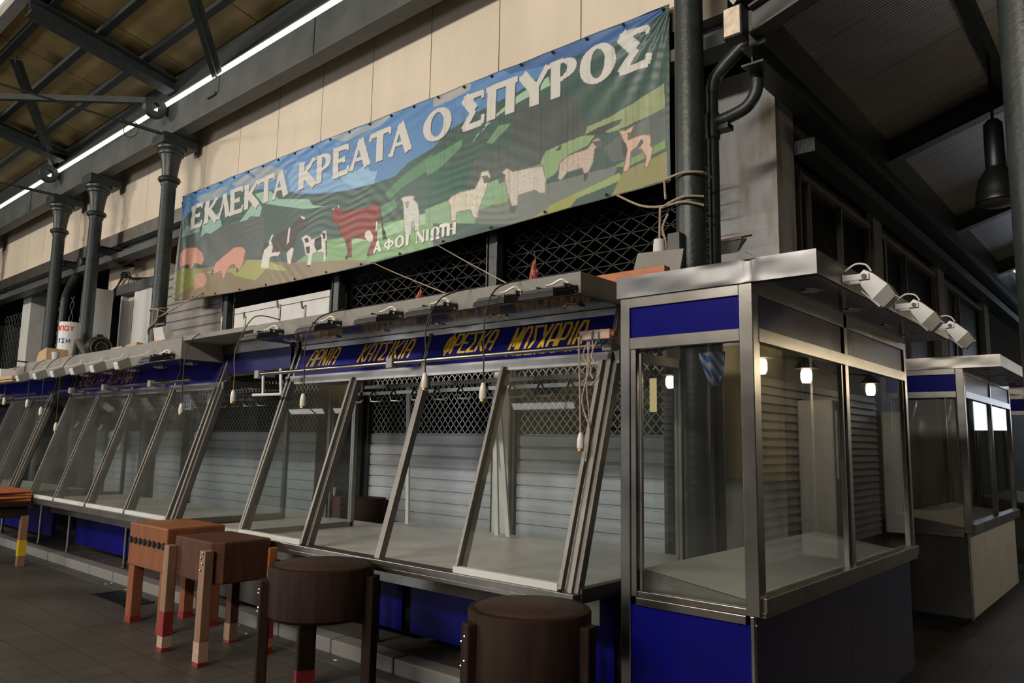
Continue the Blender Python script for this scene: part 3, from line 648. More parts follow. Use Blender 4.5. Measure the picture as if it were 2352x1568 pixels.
# ================================================================== GLASS DISPLAY CASES OF THE SIDE AISLE
def case(name, label, yf, y1, mid, basem='blue', basem2='blue_d', frontglass=True, signm='sign', canm='dented'):
    x0, x1 = -2.20, -1.46
    t = T(name, label, 'display case', (-1.83, (yf + y1) / 2, 0))
    def post(ax, ay, bx, by, z0=.10, z1=2.43): MB().box(ax, ay, z0, bx, by, z1).build('post', 'steel', t, bevel=0.004)
    post(x0, yf, x0 + .058, yf + .06); post(x1 - .068, yf, x1, yf + .065, .885); post(x1 - .050, yf + .004, x1 - .03, yf + .03, .10, .885)
    post(x1 - .05, mid - .03, x1, mid + .03, .90); post(x1 - .05, y1 - .06, x1, y1, .90); post(x0, y1 - .06, x0 + .05, y1)
    # front frame: header strips, inner sash, sill
    MB().box(x0 + .058, yf, 2.372, x1 - .068, yf + .05, 2.43).box(x0 + .058, yf + .002, 2.150, x1 - .068, yf + .05, 2.212).build('front_header', 'steel', t, bevel=0.003)
    MB().box(x0 + .058, yf + .012, 2.212, x1 - .05, yf + .03, 2.372).build('front_sign_panel', 'blue', t)
    MB().box(x0 + .09, yf - .002, .845, x1 - .068, yf + .05, .885).box(x0 + .09, yf + .012, .885, x1 - .068, yf + .05, .915).build('front_sill', 'steel', t, bevel=0.003)
    MB().box(x0 + .058, yf + .006, .885, x0 + .092, yf + .05, 2.15).box(x0 + .10, yf + .02, .915, x0 + .118, yf + .04, 2.13).build('front_jamb', 'steel', t, bevel=0.003)
    MB().box(x0 + .058, yf + .012, .12, x1 - .05, yf + .04, .845).build('front_base_panel', basem, t)
    if frontglass: MB().box(x0 + .105, yf + .026, .915, x1 - .06, yf + .032, 2.145).build('front_glass', 'glass', t)
    # side frame
    MB().box(x1 - .045, yf + .065, 2.378, x1, y1 - .06, 2.432).box(x1 - .045, yf + .065, 2.148, x1 + .002, y1 - .06, 2.218).build('side_header', 'steel', t, bevel=0.003)
    MB().box(x1 - .035, yf + .07, 2.218, x1 - .012, mid - .01, 2.378).build('side_sign_panel', signm, t)
    MB().box(x1 - .035, mid + .01, 2.218, x1 - .012, y1 - .03, 2.378).build('side_sign_panel', signm, t)
    MB().box(x1 - .05, yf + .03, .905, x1 + .022, y1, .968).box(x1 - .03, yf + .03, .878, x1 + .015, y1, .905).build('side_sill', 'steel_d', t, bevel=0.003)
    MB().box(x1 - .028, yf + .065, .968, x1 - .022, mid - .03, 2.15).build('side_glass', 'glass', t)
    MB().box(x1 - .028, mid + .03, .968, x1 - .022, y1 - .06, 2.15).build('side_glass', 'glass', t)
    for ya in (yf + .075, mid - .07, mid + .04, y1 - .09): MB().box(x1 - .035, ya, .968, x1 - .01, ya + .022, 2.15).build('sash_bar', 'steel', t)
    MB().box(x1 - .055, yf + .03, .12, x1 - .035, mid - .002, .88).build('side_base_panel', basem2, t)
    MB().box(x1 - .055, mid + .002, .12, x1 - .035, y1 - .04, .88).build('side_base_panel', basem2, t)
    # sloping tray inside
    MB().hexa([(x0 + .06, yf + .10, .985), (x1 - .06, yf + .10, .90), (x1 - .06, y1 - .07, .90), (x0 + .06, y1 - .07, .985), (x0 + .06, yf + .10, 1.01), (x1 - .06, yf + .10, .925), (x1 - .06, y1 - .07, .925), (x0 + .06, y1 - .07, 1.01)]).build('tray', 'top', t)
    MB().hexa([(x0 + .06, yf + .085, .86), (x1 - .06, yf + .085, .86), (x1 - .06, yf + .10, .86), (x0 + .06, yf + .10, .86), (x0 + .06, yf + .085, 1.015), (x1 - .06, yf + .085, .93), (x1 - .06, yf + .10, .93), (x0 + .06, yf + .10, 1.015)]).build('tray_apron', 'steel_d', t)
    c = MB()
    # canopy with a dented front face: a fine front grid
    nx, nz = 46, 8; vs = []
    cx0, cx1, cy, cz0, cz1 = -2.215, -1.15, yf - .012, 2.428, 2.542
    rr = random.Random(3)
    for jz in range(nz + 1):
        for ix in range(nx + 1):
            u_ = ix / nx; v_ = jz / nz
            e = min(u_, 1 - u_, v_ * 1.2, (1 - v_) * 1.2)
            d_ = 0.0022 * (math.sin(u_ * 9.5 + v_ * 2.5) + math.sin(u_ * 21 - v_ * 4.2) * .5) * min(1, e * 6)
            d_ += 0.014 * math.exp(-((u_ - .70) / .02) ** 2) * (0.4 + .6 * v_) * (1 if frontglass else 0)
            vs.append((cx0 + (cx1 - cx0) * u_, cy + d_, cz0 + (cz1 - cz0) * v_))
    fs = [(j2 * (nx + 1) + i, j2 * (nx + 1) + i + 1, (j2 + 1) * (nx + 1) + i + 1, (j2 + 1) * (nx + 1) + i) for j2 in range(nz) for i in range(nx)]
    fa = MB().add(vs, fs).build('canopy_front', canm, t, True)
    MB().box(cx0, cy + .03, cz0 + .002, cx1 - .001, y1 - .1, cz1 - .001).box(cx0, cy + .001, cz1 - .004, cx1, cy + .03, cz1).box(cx0, cy + .001, cz0, cx1, cy + .03, cz0 + .004).box(cx1 - .004, cy + .001, cz0, cx1, cy + .03, cz1).build('canopy', 'steel_d', t, bevel=0.002)
    MB().box(cx0 + .02, cy + .04, cz0 - .003, cx1 - .012, y1 - .12, cz0 + .002).build('soffit', M['soffit'], t)
    for dy in (yf + .35, mid - .35, mid + .35, y1 - .5):
        f = MB().torus((-1.30, dy, cz0 - .002), 0.05, 0.009, 'Z', 20, 6, .6).build('downlight_ring', 'chrome', t, True)
        MB().lathe([(0.045, .002), (0.04, -.006), (0.02, -.012)], (-1.30, dy, cz0), 18).build('downlight_lens', 'lens', f, True)
    for (lx, ly) in ((-1.66, yf + .35), (-1.66, y1 - .2), (-2.1, yf + .3), (-2.1, y1 - .2)):
        f = MB().lathe([(0.022, .06), (0.022, .13)], (lx, ly, 0), 12).build('caster_stem', 'steel', t, True)
        MB().lathe([(0.02, -.016), (0.045, -.014), (0.045, .014), (0.02, .016)], (lx, ly, .045), 18, 'Y').build('wheel', 'grey', f, True)
    return t
ec = case('display_case', 'blue and steel glass display case at the corner, nearest on the right', 3.40, 6.14, 4.76)
MB().box(-1.487, 3.408, .845, -1.479, 3.412, .853).build('screw', 'rivet', ec)
b2 = case('display_case', 'glass display case with a plastic sheet on its end, behind the corner case', 8.20, 10.9, 9.6, 'greyd', 'white_d', False, 'blue_d', 'steel_d')
b3 = case('display_case', 'farthest pale glass case at the right edge of the picture', 12.6, 15.4, 14.0, 'greyd', 'white_d', True, 'blue_d', 'steel_d')
# plastic sheet hung over the open end of the second case
t = T('plastic_sheet', 'creased clear plastic sheet hanging over the end of the second glass case', 'sheet', (-1.85, 8.16, 1.0))
nx, nz = 30, 40; vs = []
for j in range(nz + 1):
    for i in range(nx + 1):
        u_, v_ = i / nx, j / nz
        x = -2.16 + .62 * u_ + .05 * (1 - v_) * (u_ - .5)
        z = 2.13 - 1.05 * (1 - v_) + .06 * (1 - v_) * (u_ - .5) ** 2 * 4
        y = 8.165 - .03 * abs(math.sin((u_ * 2.2 + (1 - v_) * .8) * 3.0)) * (.3 + v_) - .03 * math.sin(u_ * 14 + v_ * 3) * .35 - .05 * (1 - v_) * (1 - abs(2 * u_ - 1))
        vs.append((x, y, z))
MB().add(vs, [(j * (nx + 1) + i, j * (nx + 1) + i + 1, (j + 1) * (nx + 1) + i + 1, (j + 1) * (nx + 1) + i) for j in range(nz) for i in range(nx)]).build('sheet', 'plastic', t, True)
# cream strip and striped cloth added as reflections in the corner case glass
t = T('reflection_strip', 'upright cream strip standing in for a reflection in the corner case glass', 'paper', (-2.02, 3.436, 1.8))
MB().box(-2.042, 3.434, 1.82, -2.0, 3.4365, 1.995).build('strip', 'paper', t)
t = T('flag_reflection', 'crumpled blue and white striped cloth standing in for a flag reflected in the corner case', 'cloth', (-2.0, 4.3, 2.2))
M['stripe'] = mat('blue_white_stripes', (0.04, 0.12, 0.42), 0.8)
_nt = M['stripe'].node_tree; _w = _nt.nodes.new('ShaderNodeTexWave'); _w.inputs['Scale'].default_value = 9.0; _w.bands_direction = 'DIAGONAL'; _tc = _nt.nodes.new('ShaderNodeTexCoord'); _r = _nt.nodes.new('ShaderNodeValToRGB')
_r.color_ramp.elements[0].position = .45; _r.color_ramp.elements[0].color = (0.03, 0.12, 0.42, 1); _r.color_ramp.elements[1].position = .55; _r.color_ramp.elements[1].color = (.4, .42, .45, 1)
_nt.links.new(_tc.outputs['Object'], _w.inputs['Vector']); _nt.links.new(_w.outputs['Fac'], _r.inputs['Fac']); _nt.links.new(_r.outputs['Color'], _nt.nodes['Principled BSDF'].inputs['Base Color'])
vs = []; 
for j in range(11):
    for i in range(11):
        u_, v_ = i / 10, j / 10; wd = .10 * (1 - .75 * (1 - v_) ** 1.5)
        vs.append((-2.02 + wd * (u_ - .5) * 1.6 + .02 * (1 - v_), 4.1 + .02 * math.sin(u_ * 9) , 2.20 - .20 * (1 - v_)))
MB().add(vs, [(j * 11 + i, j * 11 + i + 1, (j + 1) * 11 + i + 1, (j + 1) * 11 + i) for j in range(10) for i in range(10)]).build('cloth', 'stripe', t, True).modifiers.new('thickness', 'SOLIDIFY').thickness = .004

# ================================================================== FLOODLIGHTS
def flood_white(label, loc, rz, tilt, arm, body, wid, group):
    t = T('floodlight', label, 'floodlight', (0, 0, 0), group)
    a = MB()
    for s in (-1, 1): a.box(s * wid / 2 - .004, -arm, -.014, s * wid / 2 + .004, 0.0, .014)
    a.box(-wid / 2, -.006, -.02, wid / 2, 0, .02)
    a.build('bracket', 'white', t)
    c, s_ = math.cos(tilt), math.sin(tilt)
    def R(y, z): return (-arm + .02 + (-y) * c * 1 + z * s_ * -1, y * -s_ + z * c)   # y: outwards along the body, z: up from its axis
    def ring(y, h0, h1, w):
        y0_, z0_ = R(y, h0); y1_, z1_ = R(y, h1); return [(-w, y0_, z0_), (w, y0_, z0_), (w, y1_, z1_), (-w, y1_, z1_)]
    w = wid / 2 - .008; st = [(-.03, -.022, .022, w * .9), (.02, -.045, .035, w), (body * .6, -.060, .038, w), (body * .98, -.055, .022, w), (body, -.05, .01, w)]
    b = MB(); vs = []
    for q in st: vs += ring(*q)
    fs = [(3, 2, 1, 0)] + [(4 * i + k, 4 * i + (k + 1) % 4, 4 * (i + 1) + (k + 1) % 4, 4 * (i + 1) + k) for i in range(len(st) - 1) for k in range(4)] + [tuple(4 * (len(st) - 1) + k for k in range(4))]
    hs = b.add(vs, fs).build('housing', 'white', t, bevel=0.006)
    q0 = ring(body * .2, -.064, -.058, w * .85); q1 = ring(body * .9, -.066, -.058, w * .85)
    MB().hexa([q0[0], q0[1], q1[1], q1[0], q0[3], q0[2], q1[2], q1[3]]).build('lens', 'lens', hs)
    q0 = ring(body * .62, -.056, .040, w + .003); q1 = ring(body * .97, -.052, .024, w + .003)
    MB().hexa([q0[0], q0[1], q1[1], q1[0], q0[3], q0[2], q1[2], q1[3]]).build('frame', 'fascia', t)
    bo = MB()
    for s in (-1, 1): bo.lathe([(0.012, -.006), (0.012, .006)], (s * (wid / 2 + .004), -arm + .02, 0), 12, 'X')
    bo.build('pivot_bolt', 'black', t, True)
    MB().tube(curve_pts([(0, 0.0, .045), (.005, -arm * .4, .075), (.0, -arm * .8, .065), (0, -arm, .03)]), 0.0045, 6).build('cable', 'white', t, True)
    t.location = loc; t.rotation_euler = (0, 0, rz); return t
def flood_black(label, loc, group):
    t = T('floodlight', label, 'floodlight', (0, 0, 0), group)
    a = MB().box(-.10, -.01, -.02, .10, 0.0, .02)
    for s in (-1, 1): a.box(s * .10 - .005, -.13, -.012, s * .10 + .005, 0, .012)
    a.build('bracket', 'black', t)
    tl = 0.22; c, s_ = math.cos(tl), math.sin(tl)
    def P(x, y, z): return (x, -.05 - y * c, -y * s_ + z - .02)
    hb = MB().hexa([P(-.13, 0, -.02), P(.13, 0, -.02), P(.13, .22, -.02), P(-.13, .22, -.02), P(-.12, .01, .012), P(.12, .01, .012), P(.12, .21, .012), P(-.12, .21, .012)])
    h = hb.build('housing', 'black', t, bevel=0.005)
    fn = MB()
    for i in range(9): fn.hexa([P(-.11, .02 + i * .021, .012), P(.11, .02 + i * .021, .012), P(.11, .028 + i * .021, .012), P(-.11, .028 + i * .021, .012), P(-.11, .02 + i * .021, .03), P(.11, .02 + i * .021, .03), P(.11, .028 + i * .021, .03), P(-.11, .028 + i * .021, .03)])
    fn.build('cooling_fins', 'black', h)
    MB().hexa([P(-.115, .015, -.024), P(.115, .015, -.024), P(.115, .205, -.024), P(-.115, .205, -.024), P(-.115, .015, -.02), P(.115, .015, -.02), P(.115, .205, -.02), P(-.115, .205, -.02)]).build('lens', 'greyd', h)
    bl = MB()
    for s in (-1, 1): bl.lathe([(0.010, -.006), (0.010, .006)], (s * .108, -.10, -.005), 10, 'X')
    bl.build('pivot_bolt', 'rivet', t, True)
    MB().tube(curve_pts([(.05, -.01, .02), (.02, -.04, .055), (-.04, -.06, .03), (-.07, -.08, .02)]), 0.009, 6).lathe([(0.0, 0.0), (.014, .008), (.016, .022), (.008, .03)], (.05, -.03, .012), 10).build('cable_joint', 'ceramic', t, True)
    t.location = loc; return t
pos = ('fifth black floodlight from the right along the middle counter canopy', 'fourth black floodlight from the right along the middle counter canopy', 'third black floodlight from the right along the middle counter canopy', 'second black floodlight from the right along the middle counter canopy', 'rightmost black floodlight, at the end of the middle counter canopy')
f0 = flood_black('leftmost black floodlight, with a white cable across its back', (-5.66, 3.448, 2.535), 'black floodlights on the middle counter canopy')
for xx, l in zip((-4.86, -4.14, -3.60, -2.98, -2.62), pos): dup(f0, (xx, 3.448, 2.535), 0, l)
f1 = flood_white('white floodlight at the left end of the row on the left counter canopy', (-11.10, 3.448, 2.475), 0, .34, .07, .34, .11, 'white floodlights on the left counter canopy')
wl = ('second white floodlight from the left on the left counter canopy', 'third white floodlight from the left on the left counter canopy', 'fourth white floodlight from the left on the left counter canopy', 'fifth white floodlight from the left on the left counter canopy', 'rightmost white floodlight on the left counter canopy')
for xx, l in zip((-10.45, -9.85, -9.23, -8.65, -8.02), wl): dup(f1, (xx, 3.448, 2.475), 0, l)
f2 = flood_black('lone black floodlight past the white ones on the left counter canopy', (-7.62, 3.448, 2.46), None)
f3 = flood_white('nearest white floodlight on the aisle side of the corner case', (-1.149, 3.78, 2.462), math.pi / 2, .80, .12, .165, .09, 'white floodlights on the corner case canopy')
for yy, l in zip((4.70, 5.62), ('middle white floodlight on the aisle side of the corner case', 'farthest white floodlight on the aisle side of the corner case')): dup(f3, (-1.149, yy, 2.462), math.pi / 2, l)

# ================================================================== PENDANT LAMP HOLDERS
def pendant(label, x, y, z, top, col='cordd', amp=0.0):
    t = T('lamp_holder', label, 'lamp holder', (x, y, z), 'bare lamp holders hanging on cords')
    MB().lathe([(0.006, .075), (0.012, .07), (0.016, .055), (0.021, .03), (0.022, -.01), (0.020, -.018)], (x, y, z), 16).build('socket', 'ceramic', t, True)
    MB().lathe([(0.018, -.018), (0.019, -.032), (0.015, -.034)], (x, y, z), 16).build('screw_shell', 'brass', t, True)
    MB().tube(curve_pts([top] + ([(x + .22, y + .02, top[2] - .03), (x + .03, y, top[2] - .22), (x - .02, y, z + .35)] if amp else [(x * .6 + top[0] * .4, y * .7 + top[1] * .3, top[2] - .10), (x, y, top[2] - .28)]) + [(x, y, z + .2), (x, y, z + .07)]), 0.0048, 6).build('cord', col, t, True)
pendant('white lamp holder on a brown looped cord left of the middle counter', -5.720, 3.12, 1.957, (-5.62, 3.44, 2.645), 'cord', 1)
pendant('white lamp holder in front of the leftmost glass pane of the middle counter', -4.727, 3.12, 1.901, (-4.72, 3.44, 2.642))
pendant('white lamp holder with brass end before the open bay of the middle counter', -3.432, 3.12, 1.990, (-3.38, 3.44, 2.642))
pendant('white lamp holder before the post of the right glass bay', -2.940, 3.12, 1.910, (-2.96, 3.44, 2.642))
pendant('small white lamp holder hanging before the price tags of the left counter', -6.99, 3.3, 1.885, (-7.05, 3.455, 2.642))
pendant('white lamp holder lowest on the left counter, on a thin cord', -10.22, 3.3, 1.72, (-10.15, 3.44, 2.64))
pendant('white lamp holder right of the far left counter post', -10.80, 3.3, 1.92, (-10.75, 3.44, 2.64))
pendant('round white lamp holder before the far left counter glass', -11.35, 3.3, 2.03, (-11.3, 3.44, 2.64))
pendant('white and brass lamp holder at the left edge of the picture', -12.33, 3.3, 2.08, (-12.3, 3.44, 2.61), 'cord')
# wood piece lashed to the end of the awning tube, with loose twine
t = T('lashed_wood_piece', 'pale wood piece lashed with blue twine to the awning tube end', 'wood piece', (-2.49, 3.6, 2.27))
MB().bar((-2.61, 3.62, 2.285), (-2.37, 3.58, 2.275), 0.05, 0.055, (0, 1, 0)).build('block', 'wood_p', t, bevel=.003)
MB().tube([(-2.37, 3.58, 2.275), (-2.345, 3.578, 2.274)], 0.018, 12).build('dowel', 'wood_o', t, True)
for q in (-2.50, -2.455): MB().torus((q, 3.605, 2.268), 0.042, 0.006, 'X', 20, 6).build('lashing', 'bluerope', t, True)
tw = MB()
for (a, bz, o) in ((-2.535, 1.75, .03), (-2.52, 1.55, -.01), (-2.50, 2.02, .02), (-2.47, 1.98, -.03), (-2.53, 2.0, -.03)):
    tw.tube(curve_pts([(a, 3.57, 2.24), (a + o * .7, 3.55, 2.24 - (2.24 - bz) * .35), (a - o, 3.56, 2.24 - (2.24 - bz) * .7), (a + o, 3.55, bz)]), 0.005, 5)
tw.build('loose_twine', 'rope', t, True)
t = T('lamp_holder', 'white lamp holder on a pale cord from the lashed wood piece', 'lamp holder', (-2.585, 3.575, 1.66), 'bare lamp holders hanging on cords')
x, y, z = -2.585, 3.575, 1.64
MB().lathe([(0.006, .075), (0.012, .07), (0.016, .055), (0.021, .03), (0.022, -.01), (0.020, -.018)], (x, y, z), 16).build('socket', 'ceramic', t, True)
MB().lathe([(0.018, -.018), (0.019, -.032), (0.015, -.034)], (x, y, z), 16).build('screw_shell', 'brass', t, True)
MB().tube([(-2.60, 3.60, 2.29), (-2.602, 3.575, 2.26), (x - .008, y, 2.0), (x, y, z + .07)], 0.006, 6).build('cord', 'rope', t, True)

# ================================================================== CHOPPING BLOCKS
def leg(t, x, y, z1, w, d, m, bands, rivets=None):
    """one square leg, painted bands near its foot: bands = [(z0, z1, material)]"""
    l = MB().box(x - w / 2, y - d / 2, 0.0, x + w / 2, y + d / 2, z1).build('leg', m, t, bevel=0.004)
    for (a, b, mm) in bands: MB().box(x - w / 2 - .0015, y - d / 2 - .0015, a, x + w / 2 + .0015, y + d / 2 + .0015, b).build('foot_band', mm, l)
    if rivets:
        r = MB()
        for (rx, rz) in rivets: r.lathe([(0.011, -.004), (0.008, -.009), (0.002, -.011)], (x + rx, y - d / 2, rz), 10, 'Y')
        r.build('rivets', 'rivet', l, True)
    return l
# block 1: tall orange square block
t = T('chopping_block', 'orange square chopping block with a row of black bolt heads', 'chopping block', (-6.87, 3.28, 0))
MB().box(-7.24, 3.03, 0.50, -6.49, 3.55, 0.868).build('block', 'wood_o', t, bevel=0.010)
MB().box(-7.235, 3.035, 0.866, -6.495, 3.545, 0.871).build('worn_top', mat('worn_orange_top', (0.30, 0.115, 0.045), 0.5, var=0.25, vs=5), t)
bo = MB()
for i in range(8): bo.lathe([(0.028, -.014), (0.030, 0.0)], (-7.19 + i * .093, 3.03, .722), 14, 'Y')
bo.lathe([(0.030, 0), (0.028, .014)], (-6.49, 3.12, .722), 14, 'X')
bo.build('bolt_heads', 'black', t, True)
for (x, y) in ((-7.18, 3.09), (-6.55, 3.09), (-7.02, 3.50), (-6.55, 3.50)):
    leg(t, x, y, .52, .115 if y < 3.2 else .10, .09, 'wood_o', [(0.0, .055, 'red')])
# block 2: brown square block with four riveted legs
t = T('chopping_block', 'brown square chopping block with cut corners and two-tone legs', 'chopping block', (-5.75, 3.1, 0))
z0, z1 = 0.565, 0.872; px0, px1, py0, py1, ch = -6.06, -5.40, 2.89, 3.36, .07
poly = [(px0 + .02, py0), (px1 - ch, py0), (px1, py0 + ch), (px1, py1 - .03), (px1 - .03, py1), (px0 + .03, py1), (px0, py1 - .03), (px0, py0 + .02)]
n = len(poly)
MB().add([(a, b, z0) for a, b in poly] + [(a, b, z1) for a, b in poly], [tuple(reversed(range(n))), tuple(range(n, 2 * n))] + [(i, (i + 1) % n, n + (i + 1) % n, n + i) for i in range(n)]).build('block', 'wood_r', t, bevel=0.012)
rv = [(.012, .80), (-.012, .765), (.012, .725), (-.012, .675)]
leg(t, -6.04, 2.855, .80, .085, .07, 'wood_t', [(0.0, .03, 'red'), (.03, .115, 'wood_p'), (.115, .30, 'red')])
leg(t, -5.47, 2.86, .815, .085, .07, 'wood_t', [(0.0, .03, 'red'), (.03, .17, 'wood_p')], rv)
leg(t, -5.93, 3.35, .62, .085, .07, 'wood_r', [(0.0, .02, 'red'), (.02, .15, 'wood_t')])
leg(t, -5.42, 3.36, .80, .08, .07, 'plank', [(0.0, .05, 'red'), (.12, .30, 'red')])
# blocks 3 and 4: round blocks on three legs
def round_block(label, cx, cy, R, z0, z1, legs, m):
    t = T('chopping_block', label, 'chopping block', (cx, cy, 0))
    MB().lathe([(R - .02, z0), (R, z0 + .02), (R, z1 - .014), (R - .006, z1 - .004), (R - .03, z1)], (cx, cy, 0), 64).build('block', m, t, True)
    MB().lathe([(R - .035, z1 - .001), (R - .04, z1 + .002)], (cx, cy, 0), 64).build('worn_top', 'wood_top', t, True)
    for (ang, top, w, mm, riv) in legs:
        a = math.radians(ang); u = Vector((math.cos(a), math.sin(a), 0)); c = Vector((cx, cy, 0)) + u * (R + .012)
        q = MB().bar((c.x, c.y, 0.0), (c.x, c.y, top), w, .065, (-u.y, u.x, 0)).build('leg', mm, t, bevel=0.008)
        MB().bar((c.x, c.y, 0.0), (c.x, c.y, .10), w + .003, .068, (-u.y, u.x, 0)).build('foot_band', 'red', q)
        if riv:
            r_ = MB()
            for (o, z) in ((.018, top - .055), (-.018, top - .085), (.018, top - .165), (-.018, top - .195)):
                p = c + u * .034 + Vector((-u.y, u.x, 0)) * o
                r_.lathe([(0.0, -.007), (0.008, -.005), (0.010, 0.0), (0.008, .005), (0.0, .007)], (p.x, p.y, z), 10)
            r_.build('rivets', 'rivet', q, True)
    return t
round_block('dark round three-legged chopping block with riveted left leg, before the open bays', -4.24, 3.01, .335, .53, .85, ((-117, .765, .12, 'wood_d', True), (30, .79, .12, 'wood_d', False), (158, .60, .12, 'wood_d', False)), 'wood_d')
round_block('dark round three-legged chopping block nearest the corner display case', -2.46, 2.98, .305, .50, .85, ((-112, .80, .085, 'wood_d', True), (8, .80, .085, 'wood_d', False), (132, .56, .10, 'wood_d', False)), 'wood_d')
# blocks behind the middle counter
t = T('chopping_block', 'round dark block standing behind the middle counter worktop', 'chopping block', (-6.72, 5.36, .108))
MB().lathe([(0.20, .62), (0.21, .64), (0.21, 1.00), (0.20, 1.02)], (-6.75, 5.34, 0), 40).build('block', 'wood_d', t, True)
for a in (90, 210, 330): MB().box(-6.75 + .17 * math.cos(math.radians(a)) - .03, 5.35 + .17 * math.sin(math.radians(a)) - .03, .108, -6.75 + .17 * math.cos(math.radians(a)) + .03, 5.35 + .17 * math.sin(math.radians(a)) + .03, .64).build('leg', 'wood_d', t)
t = T('chopping_block', 'dark block with pale riveted plate behind the middle counter, cup on it', 'chopping block', (-7.5, 5.38, .108))
MB().box(-7.78, 5.33, .62, -7.22, 5.49, 1.0).build('block', 'wood_r', t, bevel=.01)
for xx in (-7.75, -7.3): MB().box(xx, 5.36, .108, xx + .06, 5.46, .62).build('leg', 'wood_d', t)
pl = MB().box(-7.53, 5.305, .80, -7.40, 5.33, .92).build('plate', 'plank', t, bevel=.003)
r_ = MB()
for (a, z) in ((-7.51, .82), (-7.42, .82), (-7.51, .90), (-7.42, .90)): r_.lathe([(0.010, -.005), (0.006, -.010)], (a, 5.305, z), 10, 'Y')
r_.build('rivets', 'rivet', pl, True)
t = T('cup', 'small white plastic cup standing on the block behind the counter', 'cup', (-7.45, 5.40, 1.0))
MB().lathe([(0.025, 1.0), (0.036, 1.085), (0.038, 1.09), (0.034, 1.085), (0.024, 1.005)], (-7.45, 5.40, 0), 20).build('cup', 'white', t, True)

